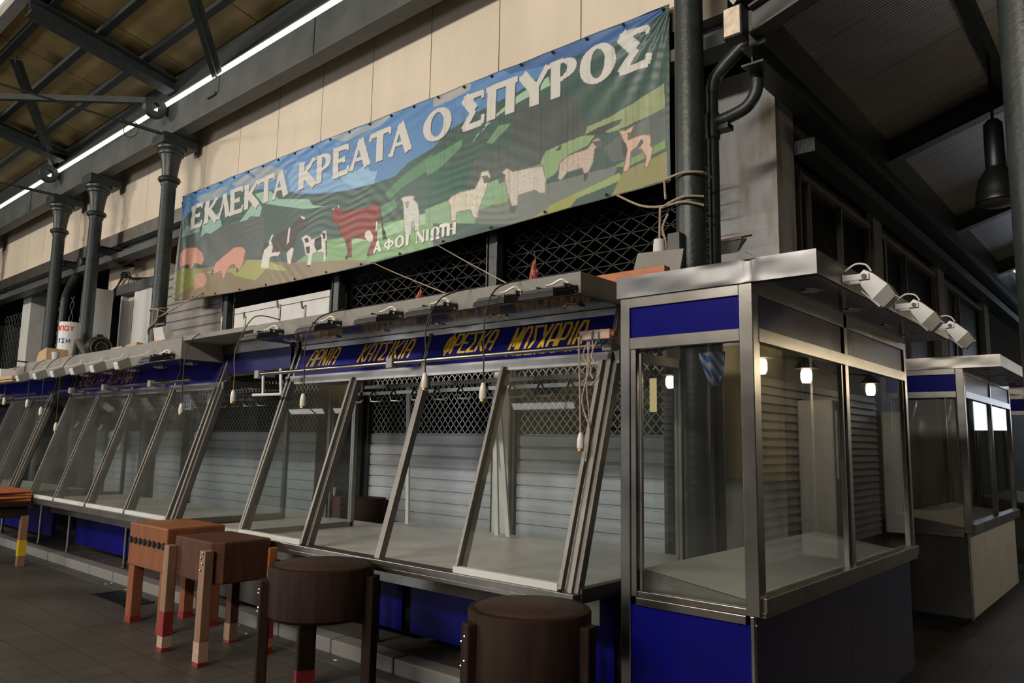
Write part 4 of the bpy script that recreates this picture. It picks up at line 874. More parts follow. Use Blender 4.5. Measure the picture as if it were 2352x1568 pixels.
# ================================================================== BANNER
ART = [
((92,140,196),[-6,489,40,507,102,507,173,503,223,496,251,489,295,478,317,470,351,462,391,456,431,451,469,450,505,450,527,460,566,467,590,480,630,488,658,491,679,493,696,497,728,508,758,506,787,505,812,507,838,515,841,531,678,544,562,544,562,537,341,533,-34,544]),
((66,104,160),[671,515,728,508,758,506,787,505,812,507,838,515,841,531,728,535,646,532]),
((122,168,214),[293,498,313,515,363,489,436,457,426,452,348,464,301,477]),
((146,190,228),[421,482,437,472,455,476,462,466,475,463,469,450,431,452,403,473]),
((158,172,184),[377,528,413,525,452,523,486,526,509,526,477,516,447,516,413,513]),
((150,165,178),[148,520,199,527,248,523,292,505,270,501,216,499,172,505]),
((150,165,178),[42,520,112,522,148,518,114,507,61,510]),
((172,176,180),[563,522,588,526,618,525,618,515,594,513,564,512]),
((74,118,176),[354,526,365,511,361,511,356,519]),
((74,118,176),[177,530,203,524,214,513,200,519]),
((86,96,98),[84,465,167,462,234,465,243,441,241,404,201,393,96,408,24,439,12,461]),
((150,194,176),[213,492,252,488,273,472,342,458,352,448,381,441,334,447,274,463,233,475]),
((150,194,176),[178,459,198,472,218,484,233,469,228,457,206,462,196,458]),
((146,186,172),[69,456,72,476,118,484,128,463,98,456,85,460]),
((120,150,150),[6,466,17,481,65,481,63,465]),
((84,134,104),[489,434,516,447,566,461,567,446,517,435,497,425]),
((96,146,112),[478,419,506,424,511,414,488,408]),
((96,146,112),[554,455,610,466,608,458,579,443,559,439]),
((44,96,82),[555,418,567,440,607,439,626,439,614,416,589,408,556,406]),
((112,152,116),[642,453,658,466,676,464,650,450]),
((166,202,172),[622,457,629,465,640,468,640,472,679,489,686,491,718,497,720,488,686,483,658,477,633,466]),
((76,86,86),[686,483,750,469,759,438,750,428,713,427,680,439,672,462]),
((80,92,92),[614,416,626,440,673,441,713,427,710,417,660,417,649,413]),
((152,166,122),[762,437,787,439,814,446,837,453,838,432,822,429,801,426,780,425,759,430]),
((142,172,126),[710,417,716,426,744,429,759,430,770,427,762,420,744,417,726,402,713,398]),
((70,76,78),[757,430,773,433,798,434,795,430,780,427,787,424,784,424]),
((96,104,104),[779,413,793,420,838,432,838,405,814,397,787,399]),
((60,66,66),[727,423,732,427,734,427,733,423]),
((126,172,116),[314,378,354,390,387,398,422,397,484,401,519,399,569,400,570,362,468,359,315,364]),
((166,206,166),[396,388,461,392,516,399,569,398,569,388,485,385]),
((136,176,140),[557,388,556,403,593,406,654,413,716,416,715,394,664,390,633,388,628,375]),
((118,126,122),[628,375,633,388,664,390,718,395,793,395,787,383,723,368,688,364]),
((134,168,104),[653,388,655,394,669,396,671,388]),
((152,174,112),[719,374,794,388,797,384,793,381,750,375,723,371]),
((158,160,82),[695,366,744,379,753,377,744,369,714,364]),
((146,142,90),[786,370,798,388,814,391,839,395,839,372]),
((126,160,96),[789,395,814,399,838,405,838,398,801,391]),
((138,122,94),[-12,356,5,416,97,406,199,403,262,391,314,382,437,367,472,360,357,355,162,358]),
((166,168,98),[93,400,193,394,207,401,242,396,257,383,231,370,177,383,165,390,102,397]),
((142,150,84),[14,417,84,407,70,389,21,378,-9,364,-7,412]),
((170,178,110),[255,392,289,382,302,373,263,380]),
((200,146,132),[10,441,27,447,62,442,81,430,87,419,81,412,71,415,57,419,55,409,46,411,40,420,23,420,15,415,9,426]),
((206,150,136),[120,410,146,418,168,425,190,422,200,416,196,399,190,392,183,388,179,394,171,401,160,399,150,390,143,381,138,396,122,394,110,394,115,401]),
((84,72,66),[110,393,113,401,118,400,115,394]),
((84,72,66),[178,387,180,394,184,393,183,388]),
((194,146,128),[64,402,89,400,99,389,92,380,63,379,61,394]),
((72,66,70),[259,418,278,424,303,428,321,434,329,438,345,429,340,423,322,419,317,406,315,399,293,401,281,398,261,401,246,405,246,416]),
((214,210,206),[242,390,247,408,260,414,267,411,266,402,287,400,281,396,262,397,260,382,243,385]),
((214,210,206),[300,396,312,402,316,399,311,381,305,382]),
((214,210,206),[256,418,262,426,266,426,261,418,266,413,258,414]),
((214,210,206),[301,429,305,428,304,410,299,407]),
((214,210,206),[326,440,336,436,336,433,329,436]),
((214,210,206),[331,410,341,413,350,409,353,405,370,406,376,412,382,411,385,400,387,378,384,372,380,374,380,384,375,386,363,387,358,386,356,371,347,372,349,384,343,388,337,403]),
((36,36,40),[360,404,373,406,376,390,366,388,360,396]),
((36,36,40),[338,408,345,409,349,403,342,402]),
((36,36,40),[374,410,381,408,382,401,377,402]),
((36,36,40),[342,397,351,397,352,388,346,388]),
((36,36,40),[347,372,356,371,355,373,348,374]),
((36,36,40),[382,399,385,398,387,378,385,379]),
((132,56,54),[391,419,392,426,393,434,401,436,408,433,413,428,458,424,473,426,480,424,483,416,479,405,479,390,479,369,472,368,467,367,463,368,473,387,461,387,443,392,432,394,435,371,428,372,427,369,423,371,428,378,420,394,413,400,405,415,399,418]),
((92,46,46),[479,424,481,423,486,410,489,398,486,398,483,410]),
((36,36,40),[487,399,494,389,496,382,490,382,487,392]),
((214,210,206),[458,396,465,397,472,390,472,383,464,384,457,391]),
((214,210,206),[392,438,396,434,393,434]),
((214,210,206),[403,438,406,437,404,433]),
((214,210,206),[476,404,479,405,479,394,476,394]),
((36,36,40),[463,368,468,367,469,370,465,371]),
((36,36,40),[427,369,423,370,424,373,428,372]),
((70,40,40),[424,394,426,394,431,373,429,373]),
((204,204,200),[516,423,521,424,532,423,539,421,537,418,544,412,547,401,547,382,540,383,539,394,536,394,535,379,529,376,527,378,523,390,521,414,519,420]),
((150,148,146),[523,418,530,417,529,411,526,410]),
((208,204,190),[590,405,595,409,608,411,627,410,634,419,636,425,645,425,648,418,645,412,642,404,637,396,633,388,632,380,626,381,622,390,603,391,602,382,596,383,594,399]),
((110,105,105),[635,421,644,420,649,414,645,412,640,413,638,418]),
((198,194,184),[663,419,670,421,677,416,697,415,713,413,717,400,716,387,710,388,704,392,684,392,683,382,676,383,671,394,667,409]),
((92,92,94),[658,412,663,418,668,415,666,409,660,408]),
((92,92,94),[673,384,681,382,680,375,675,376]),
((192,178,168),[730,397,732,411,741,416,756,417,762,417,768,423,773,424,776,421,775,416,770,415,768,403,763,396,759,394,756,401,740,401,734,395]),
((100,95,95),[766,422,775,421,778,417,776,414,772,416]),
((80,76,76),[758,396,763,395,761,389,758,389]),
((204,178,162),[794,425,801,423,810,425,807,420,804,419,803,414,818,415,824,413,825,407,824,404,827,401,824,392,821,386,818,387,820,395,815,404,810,405,806,403,805,392,802,387,798,388,801,399,801,407,799,414]),
((76,79,80),[797,415,801,412,803,406,801,398,798,403]),
((76,79,80),[811,405,816,412,818,408,815,405]),
((40,36,36),[798,420,799,419,799,418]),
((40,36,36),[802,420,804,420,804,418])
]
UW = 8.42; NU, NV = 1300, 250
def ztop(u): return 5.325 - 0.0155 * u
def zbot(u): return 3.69 - 0.13 * math.sin(math.pi * min(1, max(0, u / UW))) ** .8 * (1 if u < 4.6 else max(0.3, 1 - (u - 4.6) / 5.4)) + 0.008 * u * .25
us = np.linspace(0, UW, NU); zt = np.array([ztop(u) for u in us]); zb = np.array([zbot(u) for u in us])
V = np.linspace(0, 1, NV)[:, None]; ZG = zb[None, :] + (zt - zb)[None, :] * V; UG = np.repeat(us[None, :], NV, 0)
img = np.zeros((NV, NU, 3)); img[:] = (62, 90, 86)
def paint(pts, col):
    P = np.array(pts, float); x0, z0 = P.min(0); x1, z1 = P.max(0)
    i0 = np.searchsorted(us, x0 - .02); i1 = np.searchsorted(us, x1 + .02)
    if i1 <= i0: return
    U = UG[:, i0:i1]; Z = ZG[:, i0:i1]; ins = np.zeros(U.shape, bool); n = len(P)
    for k in range(n):
        ax, az = P[k]; bx, bz = P[(k + 1) % n]
        if az == bz: continue
        ins ^= ((az > Z) != (bz > Z)) & (U < (bx - ax) * (Z - az) / (bz - az) + ax)
    img[:, i0:i1][ins] = col
def stroke(a, b, w, col):
    a = np.array(a, float); b = np.array(b, float); d = b - a; L_ = np.hypot(*d)
    n_ = np.array((-d[1], d[0])) / max(L_, 1e-6) * w / 2; paint([a + n_, b + n_, b - n_, a - n_], col)
def ring(cx, cz, rx, rz, tx, tz, col, a0=0, a1=360, n=40):
    A_ = [math.radians(a0 + (a1 - a0) * i / n) for i in range(n + 1)]
    paint([(cx + rx * math.cos(t_), cz + rz * math.sin(t_)) for t_ in A_] + [(cx + (rx - tx) * math.cos(t_), cz + (rz - tz) * math.sin(t_)) for t_ in reversed(A_)], col)
first_beast = [i for i, (c_, q) in enumerate(ART) if c_ == (200, 146, 132)][0]
rs0 = np.random.RandomState(2); grain = rs0.randn(NV, NU); grain = (grain + np.roll(grain, 1, 0) + np.roll(grain, 1, 1) + np.roll(grain, 2, 1)) / 2
for k_, (c_, q) in enumerate(ART):
    pts = [(q[i] / 100, q[i + 1] / 100) for i in range(0, len(q), 2)]
    if k_ == first_beast: img = img * .90 + np.array((96, 104, 104)) * .10     # grey gloss haze mixed into the print colours
    paint(pts, c_)
    if k_ >= first_beast and len(pts) > 12:
        for a_, b_ in zip(pts, pts[1:] + pts[:1]): stroke(a_, b_, .011, tuple(v * .62 for v in c_))
        if min(c_) > 160 and max(c_) - min(c_) < 30:      # fleece
            px_, pz_ = np.array(pts).T; m_ = (UG > px_.min()) & (UG < px_.max()) & (ZG > pz_.min()) & (ZG < pz_.max()) & (np.abs(img - np.array(c_)).sum(-1) < 2)
            img[m_] += (grain[m_] * 7 - 4)[:, None]
def serif_word(items, zbase, h, col, off=(0, 0), grow=0.0):
    """serif capitals; items = [(letter, left, right)] along the banner"""
    for c_, xa, xb in items:
        w = xb - xa; S_ = .115 * h / .35 * 1.0 + grow * 2; t_ = .042 * h / .35 + grow * 2; e = .035 * h / .35; ox, oz = off; b = zbase + oz; xa_ = xa + ox; k = h
        def P(x, z): return (xa_ + x * w, b + z * k)
        def ser(x, z, l=.10): stroke((xa_ + x * w - l * k * .9, b + z * k + (t_ / 2 if z == 0 else -t_ / 2)), (xa_ + x * w + l * k * .9, b + z * k + (t_ / 2 if z == 0 else -t_ / 2)), t_, col)
        s2 = S_ * .5
        if c_ == 'E':
            stroke(P(.2, 0), P(.2, 1), S_, col); stroke(P(0, .04), P(.95, .04), t_ + .02, col); stroke(P(0, .96), P(.92, .96), t_ + .02, col); stroke(P(.2, .52), P(.72, .52), t_ + .01, col)
            stroke(P(.95, 0), P(1.0, .24), t_, col); stroke(P(.92, 1), P(.92, .80), t_, col); stroke(P(.72, .42), P(.72, .62), t_, col)
        elif c_ == 'K':
            stroke(P(.2, 0), P(.2, 1), S_, col); ser(.2, 0, .15); ser(.2, 1, .15); stroke(P(.28, .48), P(.86, 1), t_ + .02, col); stroke(P(.35, .55), P(.92, 0), S_ * .95, col); ser(.86, 1, .14); ser(.92, 0, .12)
        elif c_ == 'L':
            stroke(P(.5, 1), P(.12, 0), t_ + .01, col); stroke(P(.5, 1), P(.85, 0), S_, col); ser(.12, 0, .12); ser(.85, 0, .15)
        elif c_ == 'T':
            stroke(P(.5, 0), P(.5, 1), S_, col); stroke(P(0, .96), P(1, .96), t_ + .02, col); ser(.5, 0, .17); stroke(P(.02, 1), P(.0, .78), t_, col); stroke(P(.98, 1), P(1, .78), t_, col)
        elif c_ == 'A':
            stroke(P(.5, 1), P(.12, 0), t_ + .015, col); stroke(P(.48, 1), P(.86, 0), S_, col); stroke(P(.25, .33), P(.72, .33), t_, col); ser(.12, 0, .13); ser(.88, 0, .14)
        elif c_ == 'P':
            stroke(P(.22, 0), P(.22, 1), S_, col); ser(.22, 0, .17); stroke(P(0, .97), P(.5, .97), t_, col); stroke(P(.22, .47), P(.5, .47), t_, col)
            ring(xa_ + .5 * w, b + .72 * k, .5 * w, .28 * k + grow, S_ * .95, t_, col, -90, 90)
        elif c_ == 'O':
            ring(xa_ + .5 * w, b + .5 * k, .5 * w + grow, .52 * k + grow, S_, t_ * 1.1, col)
        elif c_ == 'S':
            stroke(P(0, .96), P(.95, .96), t_ + .02, col); stroke(P(.03, 1), P(.55, .5), S_ * 1.05, col); stroke(P(.55, .52), P(.02, .02), t_ + .035, col); stroke(P(0, .05), P(.95, .05), S_ * .55, col); stroke(P(.93, 1), P(.95, .78), t_, col); stroke(P(.95, .02), P(1.0, .28), t_ * 1.2, col)
        elif c_ == 'Q':   # capital pi
            stroke(P(.2, 0), P(.2, 1), S_, col); stroke(P(.8, 0), P(.8, 1), S_, col); stroke(P(0, .96), P(1, .96), t_ + .02, col); ser(.2, 0, .14); ser(.8, 0, .14)
        elif c_ == 'Y':
            stroke(P(.5, 0), P(.5, .48), S_, col); stroke(P(.08, 1), P(.52, .42), S_ * .95, col); stroke(P(.9, 1), P(.5, .42), t_ + .02, col); ser(.5, 0, .15); ser(.1, 1, .14); ser(.9, 1, .11)
        elif c_ == 'I':
            stroke(P(.5, 0), P(.5, 1), S_, col); ser(.5, 0, .13); ser(.5, 1, .13)
        elif c_ == 'F':   # capital phi
            stroke(P(.5, -.02), P(.5, 1.02), S_, col); ser(.5, 0, .14); ser(.5, 1, .14); ring(xa_ + .5 * w, b + .5 * k, .5 * w, .33 * k, S_ * .9, t_, col)
        elif c_ == 'N':
            stroke(P(.12, 0), P(.12, 1), t_, col); stroke(P(.88, 0), P(.88, 1), t_, col); stroke(P(.1, 1), P(.88, 0), S_, col); ser(.12, 0, .12); ser(.86, 1, .12); ser(.08, 1, .08)
        elif c_ == 'W':   # capital omega
            ring(xa_ + .5 * w, b + .56 * k, .5 * w, .46 * k, S_ * .95, t_, col, -55, 235); stroke(P(.0, .04), P(.38, .04), t_ + .015, col); stroke(P(.62, .04), P(1, .04), t_ + .015, col)
        elif c_ == 'H':
            stroke(P(.15, 0), P(.15, 1), S_, col); stroke(P(.85, 0), P(.85, 1), S_, col); stroke(P(.15, .5), P(.85, .5), t_, col)
            for q_ in (.15, .85): ser(q_, 0, .12); ser(q_, 1, .12)
BIG = [('E', .33, .68), ('K', .72, 1.13), ('L', 1.13, 1.47), ('E', 1.47, 1.82), ('K', 1.84, 2.24), ('T', 2.22, 2.60), ('A', 2.56, 2.95),
       ('K', 3.16, 3.55), ('P', 3.55, 3.86), ('E', 3.90, 4.21), ('A', 4.22, 4.62), ('T', 4.60, 4.95), ('A', 4.93, 5.33),
       ('O', 5.50, 5.92), ('S', 6.09, 6.37), ('Q', 6.40, 6.80), ('Y', 6.83, 7.20), ('P', 7.19, 7.50), ('O', 7.53, 7.91), ('S', 7.95, 8.23)]
SMALL = [('A', 4.74, 4.88), ('F', 4.92, 5.08), ('O', 5.10, 5.25), ('I', 5.26, 5.33), ('N', 5.43, 5.57), ('I', 5.58, 5.64), ('W', 5.66, 5.79), ('T', 5.79, 5.90), ('H', 5.90, 6.02)]
serif_word(BIG, 4.742, .345, (66, 74, 84), (.014, -.014)); serif_word(BIG, 4.742, .345, (206, 204, 200))
serif_word(SMALL, 3.69, .125, (30, 40, 40), (.01, -.008), .004); serif_word(SMALL, 3.69, .125, (222, 222, 216))
# dirt runs down the right part of the print
rs = np.random.RandomState(4)
for k_ in range(120):
    u0 = 5.6 + 2.8 * rs.rand(); i = int(u0 / UW * (NU - 1)); wd_ = rs.randint(1, 4); a0 = rs.rand() * .6; img[int(a0 * NV):int((a0 + .35) * NV), i:i + wd_] *= (0.95, 0.94, 0.91)
edge = np.minimum(np.minimum(UG - 0, UW - UG), np.minimum(ZG - zb[None, :], zt[None, :] - ZG))
img[edge < .012] = img[edge < .012] * .6
lin = np.where(img / 255 <= .04045, img / 255 / 12.92, ((img / 255 + .055) / 1.055) ** 2.4)
# cloth ripples: pull folds from the corners, fine horizontal puckers, soft sag
d1 = np.hypot(UG - 0, ZG - ztop(0)); a1 = np.arctan2(ztop(0) - ZG, UG + .02); d2 = np.hypot(UW - UG, ztop(UW) - ZG); a2 = np.arctan2(ztop(UW) - ZG, UW - UG + .02)
YD = .010 * np.sin(a1 * 26) * np.exp(-d1 / 1.1) + .010 * np.sin(a2 * 24) * np.exp(-d2 / 1.0)
YD += .0011 * np.sin(ZG * 70 + 3.2 * np.sin(UG * 3.1) + 2.3 * np.sin(UG * 7.7 + 2 * np.sin(ZG * 5))) * np.clip(np.sin(UG * 1.9 + ZG * 2.2) * np.sin(UG * .9 + 1.1) + .35, 0, 1) + .0009 * np.sin(UG * 31 + ZG * 40 + 4 * np.sin(UG * 2.3)) * np.clip(np.sin(UG * 2.7 + 1 + ZG * 3), 0, 1) + .003 * np.sin(UG * 5.2 + ZG * 3) + .005 * np.sin(ZG * 4 + UG * .8)
YD += .012 * np.sin(UG * 22) * np.exp(-UG / .35) * (1 - V) ** .5
YD += .0035 * np.sin((UG * .8 + (zt[None, :] - ZG) * 3.2) * 14) * np.exp(-(zt[None, :] - ZG) / .18)
X_ = UG - 11.24; Y_ = 5.085 + YD
X_ = X_ - .10 * (1 - V) * np.exp(-UG / .5)
co = np.stack([X_, Y_, ZG], -1).reshape(-1, 3)
t = T('banner', 'wide printed banner with white Greek lettering, farm animals and green hills', 'banner', (-7.03, 5.085, 3.6))
me = bpy.data.meshes.new('printed_sheet'); nf = (NU - 1) * (NV - 1)
idx = np.arange(NU * NV).reshape(NV, NU); fa = np.stack([idx[:-1, :-1], idx[:-1, 1:], idx[1:, 1:], idx[1:, :-1]], -1).reshape(-1)
me.vertices.add(NU * NV); me.vertices.foreach_set('co', (co - np.array((-7.03, 5.085, 3.6))).astype(np.float32).reshape(-1))
me.loops.add(nf * 4); me.loops.foreach_set('vertex_index', fa.astype(np.int32)); me.polygons.add(nf); me.polygons.foreach_set('loop_start', np.arange(0, nf * 4, 4, dtype=np.int32))
try: me.polygons.foreach_set('loop_total', np.full(nf, 4, dtype=np.int32))
except Exception: pass
me.polygons.foreach_set('use_smooth', np.ones(nf, dtype=bool)); me.update(calc_edges=True)
at = me.color_attributes.new('print', 'FLOAT_COLOR', 'POINT')
at.data.foreach_set('color', np.concatenate([lin.reshape(-1, 3), np.ones((NU * NV, 1))], 1).astype(np.float32).reshape(-1))
bm_ = bpy.data.materials.new('printed_vinyl'); bm_.use_nodes = True; nt = bm_.node_tree; bs_ = nt.nodes['Principled BSDF']; va = nt.nodes.new('ShaderNodeVertexColor'); va.layer_name = 'print'
nt.links.new(va.outputs['Color'], bs_.inputs['Base Color']); bs_.inputs['Roughness'].default_value = .42
me.materials.append(bm_); o = bpy.data.objects.new('printed_sheet', me); COL.objects.link(o); o.parent = t
for i in range(23):
    u_ = .05 + i * (UW - .1) / 22; MB().lathe([(0.012, -.012), (0.016, 0.0)], (u_ - 11.24, 5.075, ztop(u_) - .03), 10, 'Y').build('eyelet', 'black', t, True)
for i in range(12):
    u_ = .6 + i * (UW - 1.2) / 11; MB().lathe([(0.010, -.010), (0.014, 0.0)], (u_ - 11.24, 5.075, zbot(u_) + .025), 10, 'Y').build('eyelet', 'black', t, True)

# ================================================================== ROPES
def rope(name, label, paths, r=.009, m='rope', group=None):
    t = T(name, label, 'rope', paths[0][0], group)
    for p_ in paths: MB().tube(curve_pts(p_), r, 7).build('strand', m, t, True)
    return t
def loop_path(x, y, R, z, dz=.0, a0=-10, a1=350):
    return [(x + R * math.cos(math.radians(a)), y + R * math.sin(math.radians(a)), z + dz * math.sin(math.radians(a))) for a in range(a0, a1 + 1, 24)]
rope('rope', 'twine tying the lower right corner of the banner to the column', [[(-2.83, 5.06, 3.69), (-2.72, 4.80, 3.60), (-2.64, 4.69, 3.565), (-2.50, 4.665, 3.575), (-2.38, 4.72, 3.57), (-2.36, 4.84, 3.56)], [(-2.66, 4.70, 3.565), (-2.655, 4.70, 3.48), (-2.65, 4.70, 3.42)]])
rope('rope', 'knotted double twine around the column under the banner corner', [[(-3.30, 5.06, 3.68), (-2.95, 4.85, 3.47), (-2.68, 4.69, 3.37), (-2.60, 4.68, 3.385), (-2.48, 4.67, 3.40), (-2.37, 4.74, 3.395)], [(-2.68, 4.69, 3.36), (-2.60, 4.68, 3.365), (-2.48, 4.668, 3.36), (-2.37, 4.74, 3.33)], [(-2.69, 4.69, 3.37), (-2.695, 4.69, 3.2), (-2.70, 4.69, 3.0)], [(-2.62, 4.68, 3.30), (-2.66, 4.67, 3.2), (-2.63, 4.66, 3.08), (-2.62, 4.66, 2.9)]], .009)
rope('rope', 'twine wound around the left column below the banner', [loop_path(-11.1, 4.8, .118, 3.50, .02), loop_path(-11.1, 4.8, .12, 3.46, -.02), [(-10.99, 4.74, 3.48), (-10.95, 4.72, 3.36), (-10.98, 4.70, 3.28), (-11.1, 4.675, 3.20), (-11.2, 4.72, 3.12)], [(-10.99, 4.75, 3.36), (-10.7, 4.9, 3.52), (-10.35, 5.07, 3.70)]], .012)
rope('guy_line', 'left thin line from the banner bottom down to the canopy', [[(-6.53, 5.07, 3.60), (-5.08, 4.22, 3.12), (-3.63, 3.46, 2.64)]], .0045)
rope('guy_line', 'right thin line from the banner bottom down to the canopy', [[(-5.457, 5.07, 3.612), (-4.27, 4.25, 3.125), (-3.08, 3.46, 2.64)]], .0045)

# ================================================================== THINGS ON AND ABOVE THE CANOPIES
for (x, y, h, l) in ((-2.99, 3.62, .17, 'large reddish tapered lump standing on the middle canopy, nearer the corner'), (-4.07, 3.62, .10, 'small reddish tapered lump standing on the middle canopy, left of the large one')):
    t = T('dried_bunch', l, 'dried bunch', (x, y, 2.636), 'reddish lumps on the middle canopy')
    rr = random.Random(int(h * 100)); b = MB()
    for i in range(16):
        f = i / 15; a = rr.random() * 6.28; R = .034 * (1 - f) ** .8
        b.lathe([(0.0, -.012), (.012 * (1 - .6 * f), -.006), (.013 * (1 - .6 * f), .008), (0.0, .018)], (x + R * math.cos(a) + .012 * f, y + R * math.sin(a), 2.65 + h * .86 * f), 8)
    b.lathe([(.036, 0), (.030, .3 * h), (.018, .7 * h), (.003, h)], (x, y, 2.637), 14)
    b.build('bunch', 'meat', t, True)
    MB().tube([(x + .01, y, 2.637 + h), (x, y, 2.637 + h * 1.35)], .002, 5).build('stem', 'cord', t)
t = T('plank', 'orange wooden plank lying on the middle canopy beside the corner case', 'plank', (-2.42, 4.0, 2.636))
MB().box(-2.74, 3.86, 2.637, -2.19, 3.93, 2.705).build('board', 'plank', t, bevel=.004)
t = T('board', 'grey flat board leaning on the column base above the corner case', 'board', (-2.43, 4.25, 2.636))
MB().hexa([(-2.62, 4.14, 2.637), (-2.26, 4.14, 2.637), (-2.26, 4.155, 2.637), (-2.62, 4.155, 2.637), (-2.58, 4.20, 2.905), (-2.245, 4.20, 2.885), (-2.245, 4.215, 2.885), (-2.58, 4.215, 2.905)]).build('board', 'fascia', t)
t = T('tub', 'pale tapered tub standing behind the grey board by the column', 'tub', (-2.52, 4.36, 2.636))
MB().lathe([(.060, 2.637), (.050, 2.80), (.040, 2.99), (.036, 3.02), (.02, 3.025)], (-2.51, 4.36, 0), 20).build('tub', 'white_d', t, True)
t = T('junction_box', 'grey junction box fixed low on the banner column', 'box', (-2.50, 4.66, 3.0))
MB().box(-2.585, 4.60, 2.86, -2.49, 4.69, 3.13).build('box', 'beam', t, bevel=.005)
t = T('floodlight', 'old flat floodlight with open hood on the white corner pier', 'floodlight', (-2.42, 5.3, 3.15))
MB().hexa([(-2.50, 5.20, 3.08), (-2.34, 5.20, 3.08), (-2.30, 5.20, 3.18), (-2.52, 5.20, 3.18), (-2.50, 5.24, 3.10), (-2.34, 5.24, 3.10), (-2.30, 5.30, 3.20), (-2.52, 5.30, 3.20)]).build('housing', 'greyd', t)
MB().hexa([(-2.53, 5.19, 3.175), (-2.30, 5.19, 3.175), (-2.30, 5.39, 3.24), (-2.50, 5.39, 3.24), (-2.53, 5.19, 3.19), (-2.30, 5.19, 3.19), (-2.30, 5.39, 3.255), (-2.50, 5.39, 3.255)]).build('hood', 'wood_t', t)
MB().tube(curve_pts([(-2.32, 5.30, 3.10), (-2.24, 5.36, 3.05), (-2.18, 5.38, 2.95), (-2.15, 5.38, 2.6)]), .006, 6).build('cable', 'white_d', t, True)
t = T('floodlight', 'square warm floodlight high on the corner beside the tall column', 'floodlight', (-2.06, 4.6, 4.5))
MB().box(-2.135, 4.60, 4.425, -2.0, 4.72, 4.65).build('housing', 'black', t, bevel=.004)
MB().box(-2.125, 4.592, 4.437, -2.01, 4.60, 4.637).build('lens', mat('hazy_warm_lens', (0.72, 0.60, 0.48), .35, var=.25, vs=14), t)
t = T('metal_tube_lamp', 'bright metal tube fitting cut off by the top edge above the square floodlight', 'lamp', (-2.0, 4.6, 4.72))
MB().bar((-2.06, 4.6, 4.67), (-1.80, 4.5, 4.84), .03, .05, (0, 1, 0)).build('casing', 'steel', t)
# drain pipe with branch and elbow beside the column
t = T('drainpipe', 'dark drainpipe with a Y branch and elbow beside the banner column', 'pipe', (-2.43, 5.05, 2.6))
MB().tube([(-2.43, 5.02, 0.12), (-2.43, 5.02, 4.35)], .045, 18).build('downpipe', 'iron', t, True)
MB().lathe([(.052, 3.92), (.056, 3.94), (.056, 4.10), (.052, 4.12)], (-2.43, 5.02, 0), 18).build('socket_collar', 'iron', t, True)
MB().tube(curve_pts([(-2.43, 5.02, 4.28), (-2.40, 5.02, 4.40), (-2.26, 5.02, 4.52), (-2.14, 5.02, 4.60)]), .050, 16).build('branch', 'iron', t, True)
MB().tube(curve_pts([(-2.43, 5.02, 4.05), (-2.30, 5.02, 4.06), (-2.16, 5.02, 4.10), (-2.09, 5.02, 4.19), (-2.075, 5.02, 4.32)]), .046, 16).build('elbow', 'iron', t, True)
MB().box(-2.44, 5.0, 3.98, -2.30, 5.1, 4.02).build('pipe_bracket', 'black', t)
t = T('drainpipe', 'dark bent drainpipe between the two leftmost columns', 'pipe', (-16.2, 5.2, 2.6))
MB().tube(curve_pts([(-16.25, 5.2, 2.6), (-16.25, 5.2, 4.1), (-16.1, 5.2, 4.45), (-15.6, 5.2, 4.8), (-15.55, 5.2, 5.0)]), .085, 16).build('pipe', 'iron', t, True)
# left upper storey
t = T('cabinet', 'tall white metal air conditioner cabinet between column and door at left', 'cabinet', (-14.45, 5.15, 2.63))
MB().box(-14.76, 4.98, 2.64, -14.22, 5.33, 4.24).build('casing', 'white_d', t, bevel=.015)
MB().torus((-14.49, 4.975, 3.7), .22, .012, 'Y', 32, 6).torus((-14.49, 4.975, 3.7), .12, .008, 'Y', 28, 6).build('fan_guard', 'grey', t, True)
MB().tube(curve_pts([(-14.21, 5.2, 3.4), (-14.16, 5.1, 3.38), (-14.15, 5.15, 3.2), (-14.19, 5.2, 2.9), (-14.2, 5.2, 2.7)]), .02, 8).build('hose', 'black', t, True)
t = T('sign_roll', 'white curled sign with red and blue Greek letters left of the column', 'sign', (-13.42, 4.4, 2.6))
MB().lathe([(.155, 2.602), (.155, 3.455), (.15, 3.455), (.15, 2.61)], (-13.42, 4.4, 0), 24).build('roll', 'white', t, True)
def arcw(word, z, h, mm, a0, step):
    b = MB()
    for i, c in enumerate(word):
        for st in GL[c]:
            for (p0, p1), (q0, q1) in zip(st[:-1], st[1:]):
                def Q(f, g): 
                    a = math.radians(a0 + (i + f * .62) * step); return Vector((-13.42 + .157 * math.cos(a), 4.4 + .157 * math.sin(a), z + g * h))
                if (Q(p0, p1) - Q(q0, q1)).length > 1e-5: b.bar(Q(p0, p1), Q(q0, q1), .016, .004, Vector((0, 0, 1)) if abs(p1 - q1) < .3 else Vector((1, .4, 0)))
    b.build('lettering', mm, t)
M['redp'] = mat('red_print', (0.6, 0.04, 0.03), .6); M['bluep'] = mat('blue_print', (0.03, 0.04, 0.35), .6)
arcw('MQOY', 3.31, .075, 'redp', -98, 27); arcw('YTSH', 3.11, .065, 'bluep', -105, 25)
t = T('floodlight', 'old dark floodlight under the bracket arm above the white door', 'floodlight', (-14.0, 5.35, 4.66))
MB().hexa([(-14.25, 5.25, 4.58), (-13.75, 5.25, 4.58), (-13.8, 5.5, 4.66), (-14.2, 5.5, 4.66), (-14.2, 5.27, 4.63), (-13.8, 5.27, 4.63), (-13.85, 5.45, 4.72), (-14.15, 5.45, 4.72)]).build('housing', 'black', t)
MB().torus((-14.0, 5.35, 4.76), .05, .008, 'Y', 16, 6).build('hook', 'iron', t, True)
t = T('cable_bundle', 'tangle of grey cables under the floodlight on the plaster wall', 'cables', (-14.6, 5.55, 4.5))
b = MB()
